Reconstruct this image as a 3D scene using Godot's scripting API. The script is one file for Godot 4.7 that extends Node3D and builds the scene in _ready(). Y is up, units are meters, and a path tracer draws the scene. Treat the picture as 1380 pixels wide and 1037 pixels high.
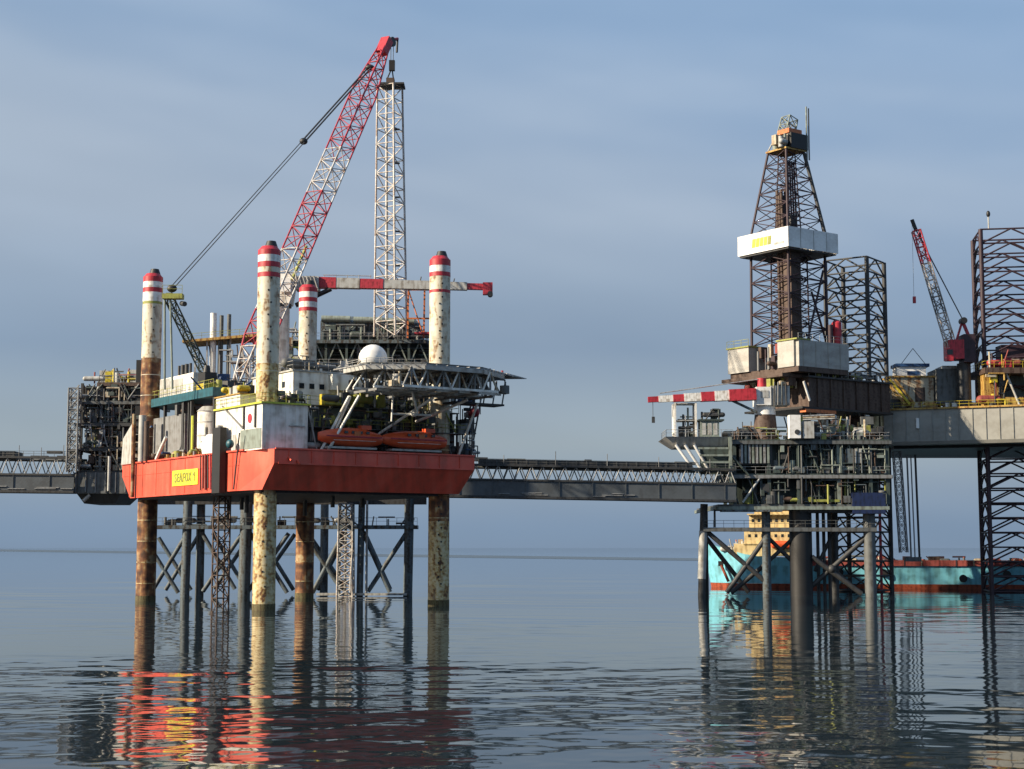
extends Node3D
# Offshore platforms on a calm sea. y up, metres, camera looks along -z.

const UP := Vector3.UP
var M := {}                    # materials by name
var FR := Transform3D()        # the frame in which positions are being written
var BARGE := Transform3D(Basis(UP, deg_to_rad(34.7)), Vector3(-31.6, 0, -200))
var RIG := Transform3D(Basis(UP, deg_to_rad(35.6)), Vector3(48.5, 0, -270.0))
var used := {}
var rng := RandomNumberGenerator.new()
var CY := {}
var unit_box := BoxMesh.new()
var unit_ball := SphereMesh.new()

func _ready() -> void:
	rng.seed = 7
	camera_and_light()
	materials()
	sea()
	barge()
	barge_houses()
	barge_gear()
	barge_cranes()
	gas_platform()
	bridges()
	wellhead_platform()
	drilling_rig()
	supply_ship()

# ---------------------------------------------------------------- camera, sky, sun
func camera_and_light() -> void:
	var cam := Camera3D.new()
	cam.name = "camera"
	cam.fov = 27.74
	cam.near = 0.5
	cam.far = 30000.0
	add_child(cam)
	cam.position = Vector3(0, 8, 0)
	cam.rotation_degrees = Vector3(5.954, 0, 0)
	cam.current = true
	var sun := DirectionalLight3D.new()
	sun.name = "sun"
	sun.light_energy = 1.6
	sun.light_color = Color(1.0, 0.93, 0.82)
	sun.light_angular_distance = 0.6
	sun.shadow_enabled = true
	add_child(sun)
	var az := deg_to_rad(71.0)
	var el := deg_to_rad(27.0)
	var to_sun := Vector3(-sin(az) * cos(el), sin(el), cos(az) * cos(el))
	sun.look_at_from_position(to_sun * 300.0, Vector3.ZERO)
	var env := Environment.new()
	env.tonemap_mode = Environment.TONE_MAPPER_LINEAR
	env.tonemap_exposure = 1.9
	env.sdfgi_enabled = true
	env.ssao_enabled = true
	env.ssil_enabled = true
	env.background_mode = Environment.BG_SKY
	var sm := PanoramaSkyMaterial.new()
	sm.panorama = sky_picture(to_sun)
	env.sky = Sky.new()
	env.sky.sky_material = sm
	var we := WorldEnvironment.new()
	we.name = "world_environment"
	we.environment = env
	add_child(we)

# Air and thin high cloud for every direction: elevation gradient plus streaks of cirrus.
func sky_picture(to_sun: Vector3) -> ImageTexture:
	var w := 1024
	var h := 512
	var img := Image.create(w, h, false, Image.FORMAT_RGBF)
	var low := FastNoiseLite.new()
	low.seed = 11
	low.frequency = 1.0
	low.fractal_octaves = 4
	var ramp := Gradient.new()     # linear radiance against elevation in degrees / 90
	ramp.offsets = PackedFloat32Array([0.0, 0.008, 0.023, 0.041, 0.06, 0.08, 0.105, 0.13, 0.17, 0.22, 0.4, 1.0])
	ramp.colors = PackedColorArray([Color(0.21, 0.295, 0.41), Color(0.215, 0.305, 0.43), Color(0.265, 0.345, 0.445), Color(0.335, 0.405, 0.455), Color(0.305, 0.385, 0.465), Color(0.255, 0.345, 0.465), Color(0.305, 0.395, 0.515), Color(0.37, 0.455, 0.57), Color(0.395, 0.48, 0.595), Color(0.385, 0.48, 0.61), Color(0.3, 0.41, 0.56), Color(0.2, 0.31, 0.5)])
	var clear_blue := Color(0.2, 0.36, 0.6)
	for y in h / 2 + 4:
		var el := (0.5 - (y + 0.5) / h) * PI
		var base := ramp.sample(clampf(el / (PI / 2), 0.0, 1.0))
		for x in w:
			var az := (x + 0.5) / w * TAU
			var d := Vector3(sin(az) * cos(el), sin(el), -cos(az) * cos(el))
			# streaks: noise stretched along the horizon, tilted a little
			var n := low.get_noise_3d(d.x * 2.2, d.y * 13.0 + d.x * 1.6, d.z * 2.2)
			var n2 := low.get_noise_3d(d.x * 4.0 + 9.0, d.y * 30.0 + d.x * 5.0, d.z * 4.0)
			# the veil of high cloud thins out upwards, earlier on one side
			var edge := 0.215 - 0.24 * d.x + n * 0.09 + n2 * 0.03
			var c := base.lerp(clear_blue, 0.7 * smoothstep(-0.07, 0.22, el - edge))
			c = c * (1.0 + 0.09 * n + 0.05 * n2)
			var glow := pow(maxf(0.0, d.dot(to_sun)), 3.0) * 0.16
			c = c + Color(1.0, 0.95, 0.85) * glow
			img.set_pixel(x, y, c * (1.0 / 1.9))
	for y in range(h / 2 + 4, h):
		for x in range(0, w):
			img.set_pixel(x, y, Color(0.11, 0.15, 0.21))
	return ImageTexture.create_from_image(img)

# ---------------------------------------------------------------- materials
func noise_image(seed_: int, freq: float, octaves: int, w := 256, h := 256) -> Image:
	var n := FastNoiseLite.new()
	n.seed = seed_
	n.frequency = freq
	n.fractal_octaves = octaves
	var i := n.get_seamless_image(w, h)
	if h != 256:
		i.resize(256, 256, Image.INTERPOLATE_CUBIC)
	return i

func ramp_texture(a: Image, b: Image, mix: float, offs: Array, cols: Array) -> ImageTexture:
	var g := Gradient.new()
	g.offsets = PackedFloat32Array(offs)
	g.colors = PackedColorArray(cols)
	var out := Image.create(256, 256, false, Image.FORMAT_RGB8)
	for y in 256:
		for x in 256:
			var v := a.get_pixel(x, y).r * (1.0 - mix) + b.get_pixel(x, y).r * mix
			out.set_pixel(x, y, g.sample(v).linear_to_srgb())
	return ImageTexture.create_from_image(out)

func mat(n: String, c: Color, rough := 0.6, tex: Texture2D = null, scale := 0.12, metal := 0.0, bump: Texture2D = null) -> StandardMaterial3D:
	var m := StandardMaterial3D.new()
	m.resource_name = n
	m.albedo_color = c.linear_to_srgb()
	m.roughness = rough
	m.metallic = metal
	if tex:
		m.albedo_texture = tex
		m.uv1_triplanar = true
		m.uv1_world_triplanar = true
		m.uv1_scale = Vector3.ONE * scale
	if bump:
		m.heightmap_enabled = true
		m.heightmap_texture = bump
		m.heightmap_scale = 2.0
	M[n] = m
	return m

func materials() -> void:
	unit_ball.radius = 1.0
	unit_ball.height = 2.0
	unit_ball.radial_segments = 24
	unit_ball.rings = 12
	var blot := noise_image(1, 0.02, 5)
	var fine := noise_image(2, 0.06, 4)
	var streak := noise_image(3, 0.035, 4, 256, 32)
	var runs := noise_image(8, 0.045, 5, 256, 64)
	var big := noise_image(4, 0.01, 5)
	var W1 := Color(1, 1, 1)
	var grime := ramp_texture(blot, streak, 0.55, [0.25, 0.45, 0.6, 1.0], [Color(0.5, 0.45, 0.4), Color(0.8, 0.78, 0.75), Color(0.95, 0.95, 0.94), W1])
	var soft := ramp_texture(big, fine, 0.35, [0.3, 0.55, 0.8], [Color(0.72, 0.7, 0.68), Color(0.9, 0.9, 0.9), W1])
	var heavy := ramp_texture(streak, fine, 0.4, [0.3, 0.42, 0.5, 0.8], [Color(0.35, 0.2, 0.12), Color(0.62, 0.5, 0.42), Color(0.9, 0.88, 0.86), W1])
	var cream := ramp_texture(runs, fine, 0.35, [0.24, 0.31, 0.38, 0.46, 0.8], [Color(0.16, 0.08, 0.04), Color(0.38, 0.25, 0.13), Color(0.58, 0.5, 0.36), Color(0.66, 0.61, 0.48), Color(0.7, 0.67, 0.56)])
	var stained := ramp_texture(runs, fine, 0.45, [0.27, 0.36, 0.43, 0.52, 0.8], [Color(0.09, 0.04, 0.02), Color(0.28, 0.13, 0.04), Color(0.5, 0.36, 0.13), Color(0.62, 0.52, 0.3), Color(0.68, 0.62, 0.44)])
	var rust := ramp_texture(blot, streak, 0.4, [0.3, 0.42, 0.52, 0.62, 0.75], [Color(0.035, 0.02, 0.015), Color(0.1, 0.04, 0.02), Color(0.2, 0.08, 0.035), Color(0.33, 0.17, 0.06), Color(0.5, 0.4, 0.25)])
	var redpaint := ramp_texture(streak, big, 0.5, [0.3, 0.45, 0.6, 0.85], [Color(0.36, 0.07, 0.04), Color(0.64, 0.082, 0.046), Color(0.7, 0.098, 0.056), Color(0.74, 0.155, 0.1)])
	mat("hull_red", W1, 0.42, redpaint, 0.07)
	mat("leg_cream", Color(0.84, 0.84, 0.84), 0.6, cream, 0.09)
	mat("leg_stained", Color(0.84, 0.84, 0.84), 0.7, stained, 0.11)
	mat("leg_rust", Color(0.84, 0.84, 0.84), 0.8, rust, 0.1)
	mat("white", Color(0.8, 0.79, 0.75), 0.5, grime, 0.13)
	mat("clean_white", Color(0.82, 0.82, 0.8), 0.4, soft, 0.1)
	mat("lattice_white", Color(0.605, 0.605, 0.596), 0.5, heavy, 0.17)
	mat("stripe_red", Color(0.470, 0.029, 0.046), 0.5, grime, 0.2)
	mat("stripe_white", Color(0.8, 0.8, 0.78), 0.5, grime, 0.2)
	mat("boom_red", Color(0.420, 0.029, 0.050), 0.5, grime, 0.3)
	mat("pale_grey", Color(0.420, 0.428, 0.420), 0.55, grime, 0.14)
	mat("grey", Color(0.202, 0.210, 0.218), 0.6, grime, 0.15)
	mat("hull_grey", Color(0.302, 0.302, 0.278), 0.6, soft, 0.06)
	mat("mid_grey", Color(0.109, 0.118, 0.122), 0.6, grime, 0.16)
	mat("dark", Color(0.042, 0.044, 0.047), 0.6, grime, 0.2)
	mat("black", Color(0.012, 0.012, 0.013), 0.55, soft, 0.3)
	mat("dark_green", Color(0.050, 0.071, 0.066), 0.6, grime, 0.16)
	mat("pale_green", Color(0.218, 0.260, 0.235), 0.6, grime, 0.16)
	mat("galvanised", Color(0.353, 0.361, 0.370), 0.5, grime, 0.25, 0.3)
	mat("yellow", Color(0.521, 0.420, 0.025), 0.55, grime, 0.25)
	mat("sign_yellow", Color(0.85, 0.72, 0.05), 0.5, soft, 0.4)
	mat("lime", Color(0.5, 0.55, 0.06), 0.5, soft, 0.4)
	mat("olive", Color(0.286, 0.302, 0.067), 0.6, grime, 0.2)
	mat("ochre", Color(0.420, 0.269, 0.067), 0.6, heavy, 0.2)
	mat("teal", Color(0.013, 0.092, 0.126), 0.5, grime, 0.2)
	mat("blue", Color(0.017, 0.059, 0.168), 0.5, grime, 0.2)
	mat("jacket_blue", Color(0.088, 0.118, 0.139), 0.65, heavy, 0.12)
	mat("brown", Color(0.084, 0.055, 0.042), 0.7, heavy, 0.12)
	mat("wine", Color(0.038, 0.018, 0.027), 0.6, grime, 0.15)
	mat("rust_red", Color(0.252, 0.050, 0.042), 0.7, grime, 0.2)
	mat("boat_orange", Color(0.74, 0.11, 0.035), 0.35, soft, 0.3)
	mat("orange", Color(0.588, 0.168, 0.050), 0.5, grime, 0.2)
	mat("window", Color(0.02, 0.025, 0.03), 0.1)
	mat("ship_teal", Color(0.18, 0.52, 0.66), 0.5, grime, 0.1)
	mat("ship_red", Color(0.302, 0.063, 0.025), 0.6, heavy, 0.1)
	mat("ship_cream", Color(0.655, 0.521, 0.277), 0.5, grime, 0.14)
	mat("tan", Color(0.420, 0.378, 0.286), 0.6, heavy, 0.1)
	mat("house_grey", Color(0.4, 0.39, 0.36), 0.6, soft, 0.2)
	mat("navy", Color(0.010, 0.021, 0.076), 0.5, grime, 0.2)
	mat("algae", Color(0.109, 0.097, 0.042), 0.8, heavy, 0.3)
	mat("bridge_grey", Color(0.084, 0.097, 0.109), 0.55, soft, 0.12)
	mat("lace", Color(0.252, 0.260, 0.277), 0.5, grime, 0.3, 0.3)

# ---------------------------------------------------------------- building blocks
func numbered(n: String) -> String:
	var k: int = used.get(n, 0)
	used[n] = k + 1
	return n if k == 0 else "%s_%03d" % [n, k]

func thing(n: String, label: String, category: String, base: Vector3, group := "") -> Node3D:
	var o := Node3D.new()
	o.name = numbered(n)
	add_child(o)
	o.transform = Transform3D(FR.basis, FR * base)
	o.set_meta("label", label)
	o.set_meta("category", category)
	if group != "":
		o.set_meta("group", group)
	return o

func section(par: Node3D, n: String, base: Vector3) -> Node3D:
	var o := Node3D.new()
	o.name = n
	par.add_child(o, true)
	o.transform = inv(par) * Transform3D(FR.basis, FR * base)
	return o

func gx(o: Node3D) -> Transform3D:
	var t := o.transform
	var p := o.get_parent()
	while p != self and p is Node3D:
		t = (p as Node3D).transform * t
		p = p.get_parent()
	return t

func inv(par: Node3D) -> Transform3D:
	return Transform3D() if par == self else gx(par).affine_inverse()

func put(par: Node3D, n: String, mesh: Mesh, m: String, local: Transform3D) -> MeshInstance3D:
	var o := MeshInstance3D.new()
	o.name = n
	o.mesh = mesh
	o.material_override = M[m]
	par.add_child(o, true)
	o.transform = inv(par) * FR * local
	return o

func round_mesh(sides: int, top := 1.0) -> CylinderMesh:
	var key := "%d %.2f" % [sides, top]
	if not CY.has(key):
		var c := CylinderMesh.new()
		c.top_radius = top
		c.bottom_radius = 1.0
		c.height = 1.0
		c.radial_segments = sides
		c.rings = 0
		CY[key] = c
	return CY[key]

func along(a: Vector3, b: Vector3) -> Basis:
	var y := (b - a).normalized()
	var ref := UP if absf(y.y) < 0.95 else Vector3(0, 0, 1)
	var x := ref.cross(y).normalized()
	return Basis(x, y, x.cross(y))

func bar(par: Node3D, n: String, a: Vector3, b: Vector3, r: float, m: String, sides := 7) -> MeshInstance3D:
	var t := along(a, b)
	return put(par, n, round_mesh(sides), m, Transform3D(Basis(t.x * r, t.y * a.distance_to(b), t.z * r), (a + b) / 2))

func beam(par: Node3D, n: String, a: Vector3, b: Vector3, w: float, m: String, h := 0.0) -> MeshInstance3D:
	var t := along(a, b)
	if h == 0.0:
		h = w
	return put(par, n, unit_box, m, Transform3D(Basis(t.x * w, t.y * a.distance_to(b), t.z * h), (a + b) / 2))

func bx(par: Node3D, n: String, lo: Vector3, hi: Vector3, m: String) -> MeshInstance3D:
	return put(par, n, unit_box, m, Transform3D(Basis.from_scale((hi - lo).abs()), (lo + hi) / 2))

func cyl(par: Node3D, n: String, base: Vector3, r: float, h: float, m: String, sides := 24, top := 1.0) -> MeshInstance3D:
	return put(par, n, round_mesh(sides, top), m, Transform3D(Basis.from_scale(Vector3(r, h, r)), base + UP * h / 2))

func vessel(par: Node3D, n: String, a: Vector3, b: Vector3, r: float, m: String) -> MeshInstance3D:
	var len_ := a.distance_to(b) + 2 * r
	var key := "v%.1f %.1f" % [r, len_]
	if not CY.has(key):
		var c := CapsuleMesh.new()
		c.radius = r
		c.height = len_
		c.radial_segments = 16
		c.rings = 4
		CY[key] = c
	return put(par, n, CY[key], m, Transform3D(along(a, b), (a + b) / 2))

func ball(par: Node3D, n: String, c: Vector3, r: Vector3, m: String) -> MeshInstance3D:
	return put(par, n, unit_ball, m, Transform3D(Basis.from_scale(r), c))

func solid(st: SurfaceTool, par: Node3D, n: String, m: String) -> MeshInstance3D:
	st.generate_normals()
	return put(par, n, st.commit(), m, Transform3D())

# rows: rings of equal length from bottom to top; closed at both ends
func loft(par: Node3D, n: String, rows: Array, m: String, smooth := false) -> MeshInstance3D:
	var st := SurfaceTool.new()
	st.begin(Mesh.PRIMITIVE_TRIANGLES)
	st.set_smooth_group(0 if smooth else -1)
	var k: int = rows[0].size()
	for i in rows.size() - 1:
		for j in k:
			var a: Vector3 = rows[i][j]
			var b: Vector3 = rows[i][(j + 1) % k]
			var c: Vector3 = rows[i + 1][(j + 1) % k]
			var d: Vector3 = rows[i + 1][j]
			for v in [a, c, b, a, d, c]:
				st.add_vertex(v)
	st.set_smooth_group(-1)
	for e in [0, rows.size() - 1]:
		var mid := Vector3.ZERO
		for v in rows[e]:
			mid += v / k
		for j in k:
			var a: Vector3 = rows[e][j]
			var b: Vector3 = rows[e][(j + 1) % k]
			for v in ([mid, a, b] if e == 0 else [mid, b, a]):
				st.add_vertex(v)
	return solid(st, par, n, m)

func st_box(st: SurfaceTool, a: Vector3, b: Vector3, w: float) -> void:
	var t := along(a, b)
	var x := t.x * w / 2
	var z := t.z * w / 2
	var p := [a - x - z, a + x - z, a + x + z, a - x + z, b - x - z, b + x - z, b + x + z, b - x + z]
	for f in [[0, 1, 5, 4], [1, 2, 6, 5], [2, 3, 7, 6], [3, 0, 4, 7]]:
		for i in [0, 1, 2, 0, 2, 3]:
			st.add_vertex(p[f[i]])

# one run of handrail: posts and two rails, too thin to pick apart
func railing(par: Node3D, pts: Array, m := "galvanised", h := 1.15) -> void:
	var st := SurfaceTool.new()
	st.begin(Mesh.PRIMITIVE_TRIANGLES)
	st.set_smooth_group(-1)
	for i in pts.size() - 1:
		var a: Vector3 = pts[i]
		var b: Vector3 = pts[i + 1]
		var k := maxi(1, int(a.distance_to(b) / 1.6))
		for j in k + 1:
			var p := a.lerp(b, float(j) / k)
			st_box(st, p, p + UP * h, 0.055)
		st_box(st, a + UP * h, b + UP * h, 0.06)
		st_box(st, a + UP * h * 0.55, b + UP * h * 0.55, 0.05)
	var o := solid(st, par, "railing", m)
	o.set_meta("kind", "stuff")

func ring4(c: Vector3, x: Vector3, z: Vector3) -> Array:
	return [c - x - z, c + x - z, c + x + z, c - x + z]

# square lattice between p0 and p1. mats: [[share of the length, material], ...]; style "z", "x" or "k"
func lattice(par: Node3D, p0: Vector3, p1: Vector3, w0: float, w1: float, bays: int, rc: float, rb: float, mats: Array, style := "z", side := Vector3.ZERO, d_ratio := 1.0) -> void:
	var t := along(p0, p1)
	var x := t.x if side == Vector3.ZERO else (side - t.y * side.dot(t.y)).normalized()
	var z := x.cross(t.y).normalized()
	var rings := []
	var tone := []
	for i in bays + 1:
		var f := float(i) / bays
		var w := lerpf(w0, w1, f) / 2
		rings.append(ring4(p0.lerp(p1, f), x * w, z * w * d_ratio))
		var m: String = mats[-1][1]
		var s := 0.0
		for q in mats:
			s += q[0]
			if f + 0.5 / bays < s:
				m = q[1]
				break
		tone.append(m)
	for j in 4:
		var start := 0
		for i in range(1, bays + 1):
			if i == bays or tone[i] != tone[start]:
				bar(par, "chord", rings[start][j], rings[i][j], rc, tone[start])
				start = i
	for i in bays:
		for j in 4:
			var a: Vector3 = rings[i][j]
			var b: Vector3 = rings[i][(j + 1) % 4]
			var c: Vector3 = rings[i + 1][(j + 1) % 4]
			var d: Vector3 = rings[i + 1][j]
			if style != "zz":
				bar(par, "strut", d, c, rb, tone[i], 5)
			if style == "x":
				bar(par, "brace", a, c, rb, tone[i], 5)
				bar(par, "brace", b, d, rb, tone[i], 5)
			elif style == "k":
				bar(par, "brace", a, (c + d) / 2, rb, tone[i], 5)
				bar(par, "brace", b, (c + d) / 2, rb, tone[i], 5)
			elif (i + j) % 2 == 0:
				bar(par, "brace", a, c, rb, tone[i], 5)
			else:
				bar(par, "brace", b, d, rb, tone[i], 5)

# plated floor with edge beams and handrail
func floor_deck(par: Node3D, lo: Vector3, hi: Vector3, m: String, edge: String, rails := true) -> void:
	bx(par, "deck_plate", lo, hi, m)
	var y := lo.y - 0.2
	var e := 0.22
	beam(par, "edge_beam", Vector3(lo.x - e, y, hi.z + e), Vector3(hi.x + e, y, hi.z + e), 0.4, edge, 0.55)
	beam(par, "edge_beam", Vector3(lo.x - e, y, lo.z - e), Vector3(lo.x - e, y, hi.z - 0.05), 0.4, edge, 0.55)
	beam(par, "edge_beam", Vector3(hi.x + e, y, lo.z - e), Vector3(hi.x + e, y, hi.z - 0.05), 0.4, edge, 0.55)
	if rails:
		railing(par, [Vector3(lo.x, hi.y, lo.z), Vector3(lo.x, hi.y, hi.z), Vector3(hi.x, hi.y, hi.z), Vector3(hi.x, hi.y, lo.z)])

# equipment filling a storey: pipe runs, risers, vessels, cabinets
func equipment(par: Node3D, lo: Vector3, hi: Vector3, n: int, tones: Array, seed_: int, k := 1.0) -> void:
	var r := RandomNumberGenerator.new()
	r.seed = seed_
	var s := hi - lo
	for i in n:
		var m: String = tones[r.randi() % tones.size()]
		var p := lo + Vector3(r.randf() * s.x, r.randf() * s.y, s.z * (1.0 - pow(r.randf(), 1.6)))
		var kind := r.randf()
		if kind < 0.3:
			var l := minf(r.randf_range(1.5, 6.0) * k, hi.x - p.x)
			if l > 0.6:
				var e := p + Vector3(l, 0, 0)
				var q := r.randf_range(0.07, 0.2) * sqrt(k)
				bar(par, "pipe", p, e, q, m, 8)
				if r.randf() < 0.6:
					bar(par, "pipe", e, Vector3(e.x, maxf(lo.y, e.y - r.randf_range(0.8, 2.5)), e.z), q, m, 8)
		elif kind < 0.52:
			bar(par, "riser", Vector3(p.x, lo.y, p.z), Vector3(p.x, minf(hi.y, lo.y + r.randf_range(0.6, 1.0) * s.y), p.z), r.randf_range(0.07, 0.24) * sqrt(k), m, 8)
		elif kind < 0.7:
			var w := Vector3(r.randf_range(0.7, 2.2) * k, r.randf_range(0.8, minf(2.4, s.y)) * k, r.randf_range(0.6, 1.6) * k)
			p.y = lo.y if r.randf() < 0.5 else minf(p.y, hi.y - w.y)
			bx(par, "cabinet", p - Vector3(w.x / 2, 0, w.z), Vector3(p.x + w.x / 2, p.y + w.y, p.z), m)
		elif kind < 0.82:
			var q := r.randf_range(0.35, minf(0.8, s.y * 0.3)) * k
			var y := lo.y + q + 0.4
			var l := r.randf_range(1.0, 3.0) * k
			vessel(par, "vessel", Vector3(p.x - l / 2, y, p.z - q), Vector3(p.x + l / 2, y, p.z - q), snappedf(q, 0.1), m)
		elif kind < 0.93:
			var a := Vector3(p.x, lo.y, p.z)
			bar(par, "brace", a, a + Vector3(r.randf_range(-2.5, 2.5), s.y, 0), 0.12, m, 6)
		else:
			cyl(par, "drum", Vector3(p.x, lo.y, p.z - 0.6), r.randf_range(0.4, 0.7), r.randf_range(0.9, minf(2.2, s.y)), m, 14)

func windows_row(par: Node3D, a: Vector3, b: Vector3, n: int, w: float, h: float, out: Vector3) -> void:
	for i in n:
		var p := a.lerp(b, (i + 0.5) / n)
		var d := (b - a).normalized() * w / 2
		bx(par, "window", p - d - UP * h / 2 - out * 0.05, p + d + UP * h / 2 + out * 0.04, "window")

# ---------------------------------------------------------------- sea
var waves := []

func wave(x: float, z: float, step: float) -> Vector3:      # height, slope in x, slope in z
	var o := Vector3.ZERO
	for w in waves:
		var seen := clampf(w[4] / step * 0.5 - 1.0, 0.0, 1.0)    # waves shorter than the mesh can carry are left out
		if seen <= 0.0:
			continue
		var ph: float = w[0] * x + w[1] * z + w[3]
		var s := sin(ph) * seen
		o.x += w[2] * s
		var c := cos(ph) * (w[2] as float) * seen
		o.y += c * w[0]
		o.z += c * w[1]
	return o

func sea() -> void:
	var m := mat("sea_water", Color(0.011, 0.019, 0.025), 0.04)
	m.metallic_specular = 0.36
	var r := RandomNumberGenerator.new()
	r.seed = 21
	for q in [[36.0, 0.003], [22.0, 0.003], [13.0, 0.0035], [8.5, 0.005], [5.8, 0.0065], [4.1, 0.0065], [2.9, 0.0055], [2.1, 0.0065], [1.5, 0.0065], [1.1, 0.006]]:
		for j in 3:
			var len_: float = q[0] * r.randf_range(0.85, 1.2)
			var k := TAU / len_
			var dir := r.randf_range(-0.75, 0.75) + (0.3 * (j - 1))
			waves.append([k * sin(dir), k * cos(dir), q[1] * 0.82 / k * r.randf_range(0.8, 1.1), r.randf() * TAU, len_])
	var patch := FastNoiseLite.new()
	patch.seed = 5
	patch.frequency = 0.012
	patch.fractal_octaves = 3
	var ds := [4.0, 12.0, 24.0, 36.0, 44.0]
	var d := 48.0
	while d < 700.0:
		ds.append(d)
		d += clampf(d * d / 16800.0 * 0.42, 0.12, 14.0)
	for q in [800.0, 1000.0, 1300.0, 1800.0, 2600.0, 4000.0, 7000.0, 14000.0]:
		ds.append(q)
	var angles := []
	for q in [-180, -150, -120, -90, -70, -50, -38, -30, -26]:
		angles.append(deg_to_rad(q))
	for i in 301:
		angles.append(deg_to_rad(lerpf(-23.0, 23.0, i / 300.0)))
	for q in [26, 30, 38, 50, 70, 90, 120, 150, 180]:
		angles.append(deg_to_rad(q))
	var pos := PackedVector3Array()
	var nor := PackedVector3Array()
	var idx := PackedInt32Array()
	var na := angles.size()
	for i in ds.size():
		var dist: float = ds[i]
		var step: float = ds[mini(i + 1, ds.size() - 1)] - dist + 0.01
		var fade := 1.0 - smoothstep(330.0, 650.0, dist)
		for j in na:
			var a: float = angles[j]
			var rad := dist if absf(a) > 0.41 else dist / cos(a)
			var x := sin(a) * rad
			var z := -cos(a) * rad
			var side := 1.0 - smoothstep(0.40, 0.46, absf(a))
			if fade * side <= 0.0:
				pos.append(Vector3(x, 0, z))
				nor.append(UP)
				continue
			var g := fade * side * clampf(0.75 + patch.get_noise_2d(x, z) * 1.3, 0.2, 1.7)
			var v := wave(x, z, step) * g
			pos.append(Vector3(x, v.x, z))
			nor.append(Vector3(-v.y, 1, -v.z).normalized())
	for i in ds.size() - 1:
		for j in na - 1:
			var a := i * na + j
			var b := a + 1
			var c := a + na
			var e := c + 1
			idx.append_array(PackedInt32Array([a, c, b, b, c, e]))
	var arr := []
	arr.resize(Mesh.ARRAY_MAX)
	arr[Mesh.ARRAY_VERTEX] = pos
	arr[Mesh.ARRAY_NORMAL] = nor
	arr[Mesh.ARRAY_INDEX] = idx
	var mesh := ArrayMesh.new()
	mesh.add_surface_from_arrays(Mesh.PRIMITIVE_TRIANGLES, arr)
	var o := put(self, "sea", mesh, "sea_water", Transform3D())
	o.set_meta("kind", "structure")
	# belt of wind-ruffled water towards the horizon
	var rm := mat("ruffled_water", Color(0.075, 0.1, 0.125), 0.5)
	rm.metallic_specular = 0.3
	var st := SurfaceTool.new()
	st.begin(Mesh.PRIMITIVE_TRIANGLES)
	var near := [Vector3(420, 0.06, -690), Vector3(111, 0.06, -910), Vector3(-58, 0.06, -1210), Vector3(-420, 0.06, -1850), Vector3(-1500, 0.06, -3900)]
	var far := [Vector3(470, 0.06, -810), Vector3(125, 0.06, -1120), Vector3(-60, 0.06, -1560), Vector3(-600, 0.06, -2700), Vector3(-2600, 0.06, -7200)]
	for i in near.size() - 1:
		for v in [near[i], near[i + 1], far[i], near[i + 1], far[i + 1], far[i]]:
			st.set_normal(UP)
			st.add_vertex(v)
	var b2 := put(self, "ruffled_water", st.commit(), "ruffled_water", Transform3D())
	b2.set_meta("kind", "structure")

# ---------------------------------------------------------------- red jack-up barge (frame: x to the right-hand face, -z along the lit side)
func q(b: float, h: float, a: float) -> Vector3:
	return Vector3(b, h, -a)

func tube_leg(par: Node3D, b: float, a: float, parts: Array, top: float) -> void:
	var g := section(par, "leg", q(b, -8, a))
	var r := 1.45
	for p in parts:
		cyl(g, p[3] if p.size() > 3 else "leg_section", q(b, p[0], a), r + (0.02 if p.size() > 3 else 0.0), p[1] - p[0], p[2], 32)
	cyl(g, "marine_growth", q(b, -1.5, a), r + 0.035, 2.3, "algae", 32)
	for i in 13:
		cyl(g, "weld_ring", q(b, 2.6 + i * 3.1, a), r + 0.015, 0.1, "leg_cream" if i > 8 else "leg_stained", 32)
	cyl(g, "cap", q(b, top, a), 1.42, 0.5, "stripe_red", 32, 0.72)
	cyl(g, "cap_top", q(b + 0.25, top + 0.5, a), 0.85, 0.75, "black", 20, 0.7)

func pin_holes(par: Node3D, b: float, a: float, h0: float, h1: float, step: float, ang: float) -> void:
	var h := h0
	var i := 0
	while h < h1:
		var t := ang + (0.12 if i % 2 == 0 else -0.12)
		var d := Vector3(sin(t), 0, cos(t))
		var c := q(b, h, a)
		bar(par, "pin_hole", c + d * 1.36, c + d * 1.485, 0.13, "black", 10)
		h += step
		i += 1

func ring_plan(pts: Array, h: float) -> Array:
	var o := []
	for p in pts:
		o.append(q(p[0], h, p[1]))
	return o

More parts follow.
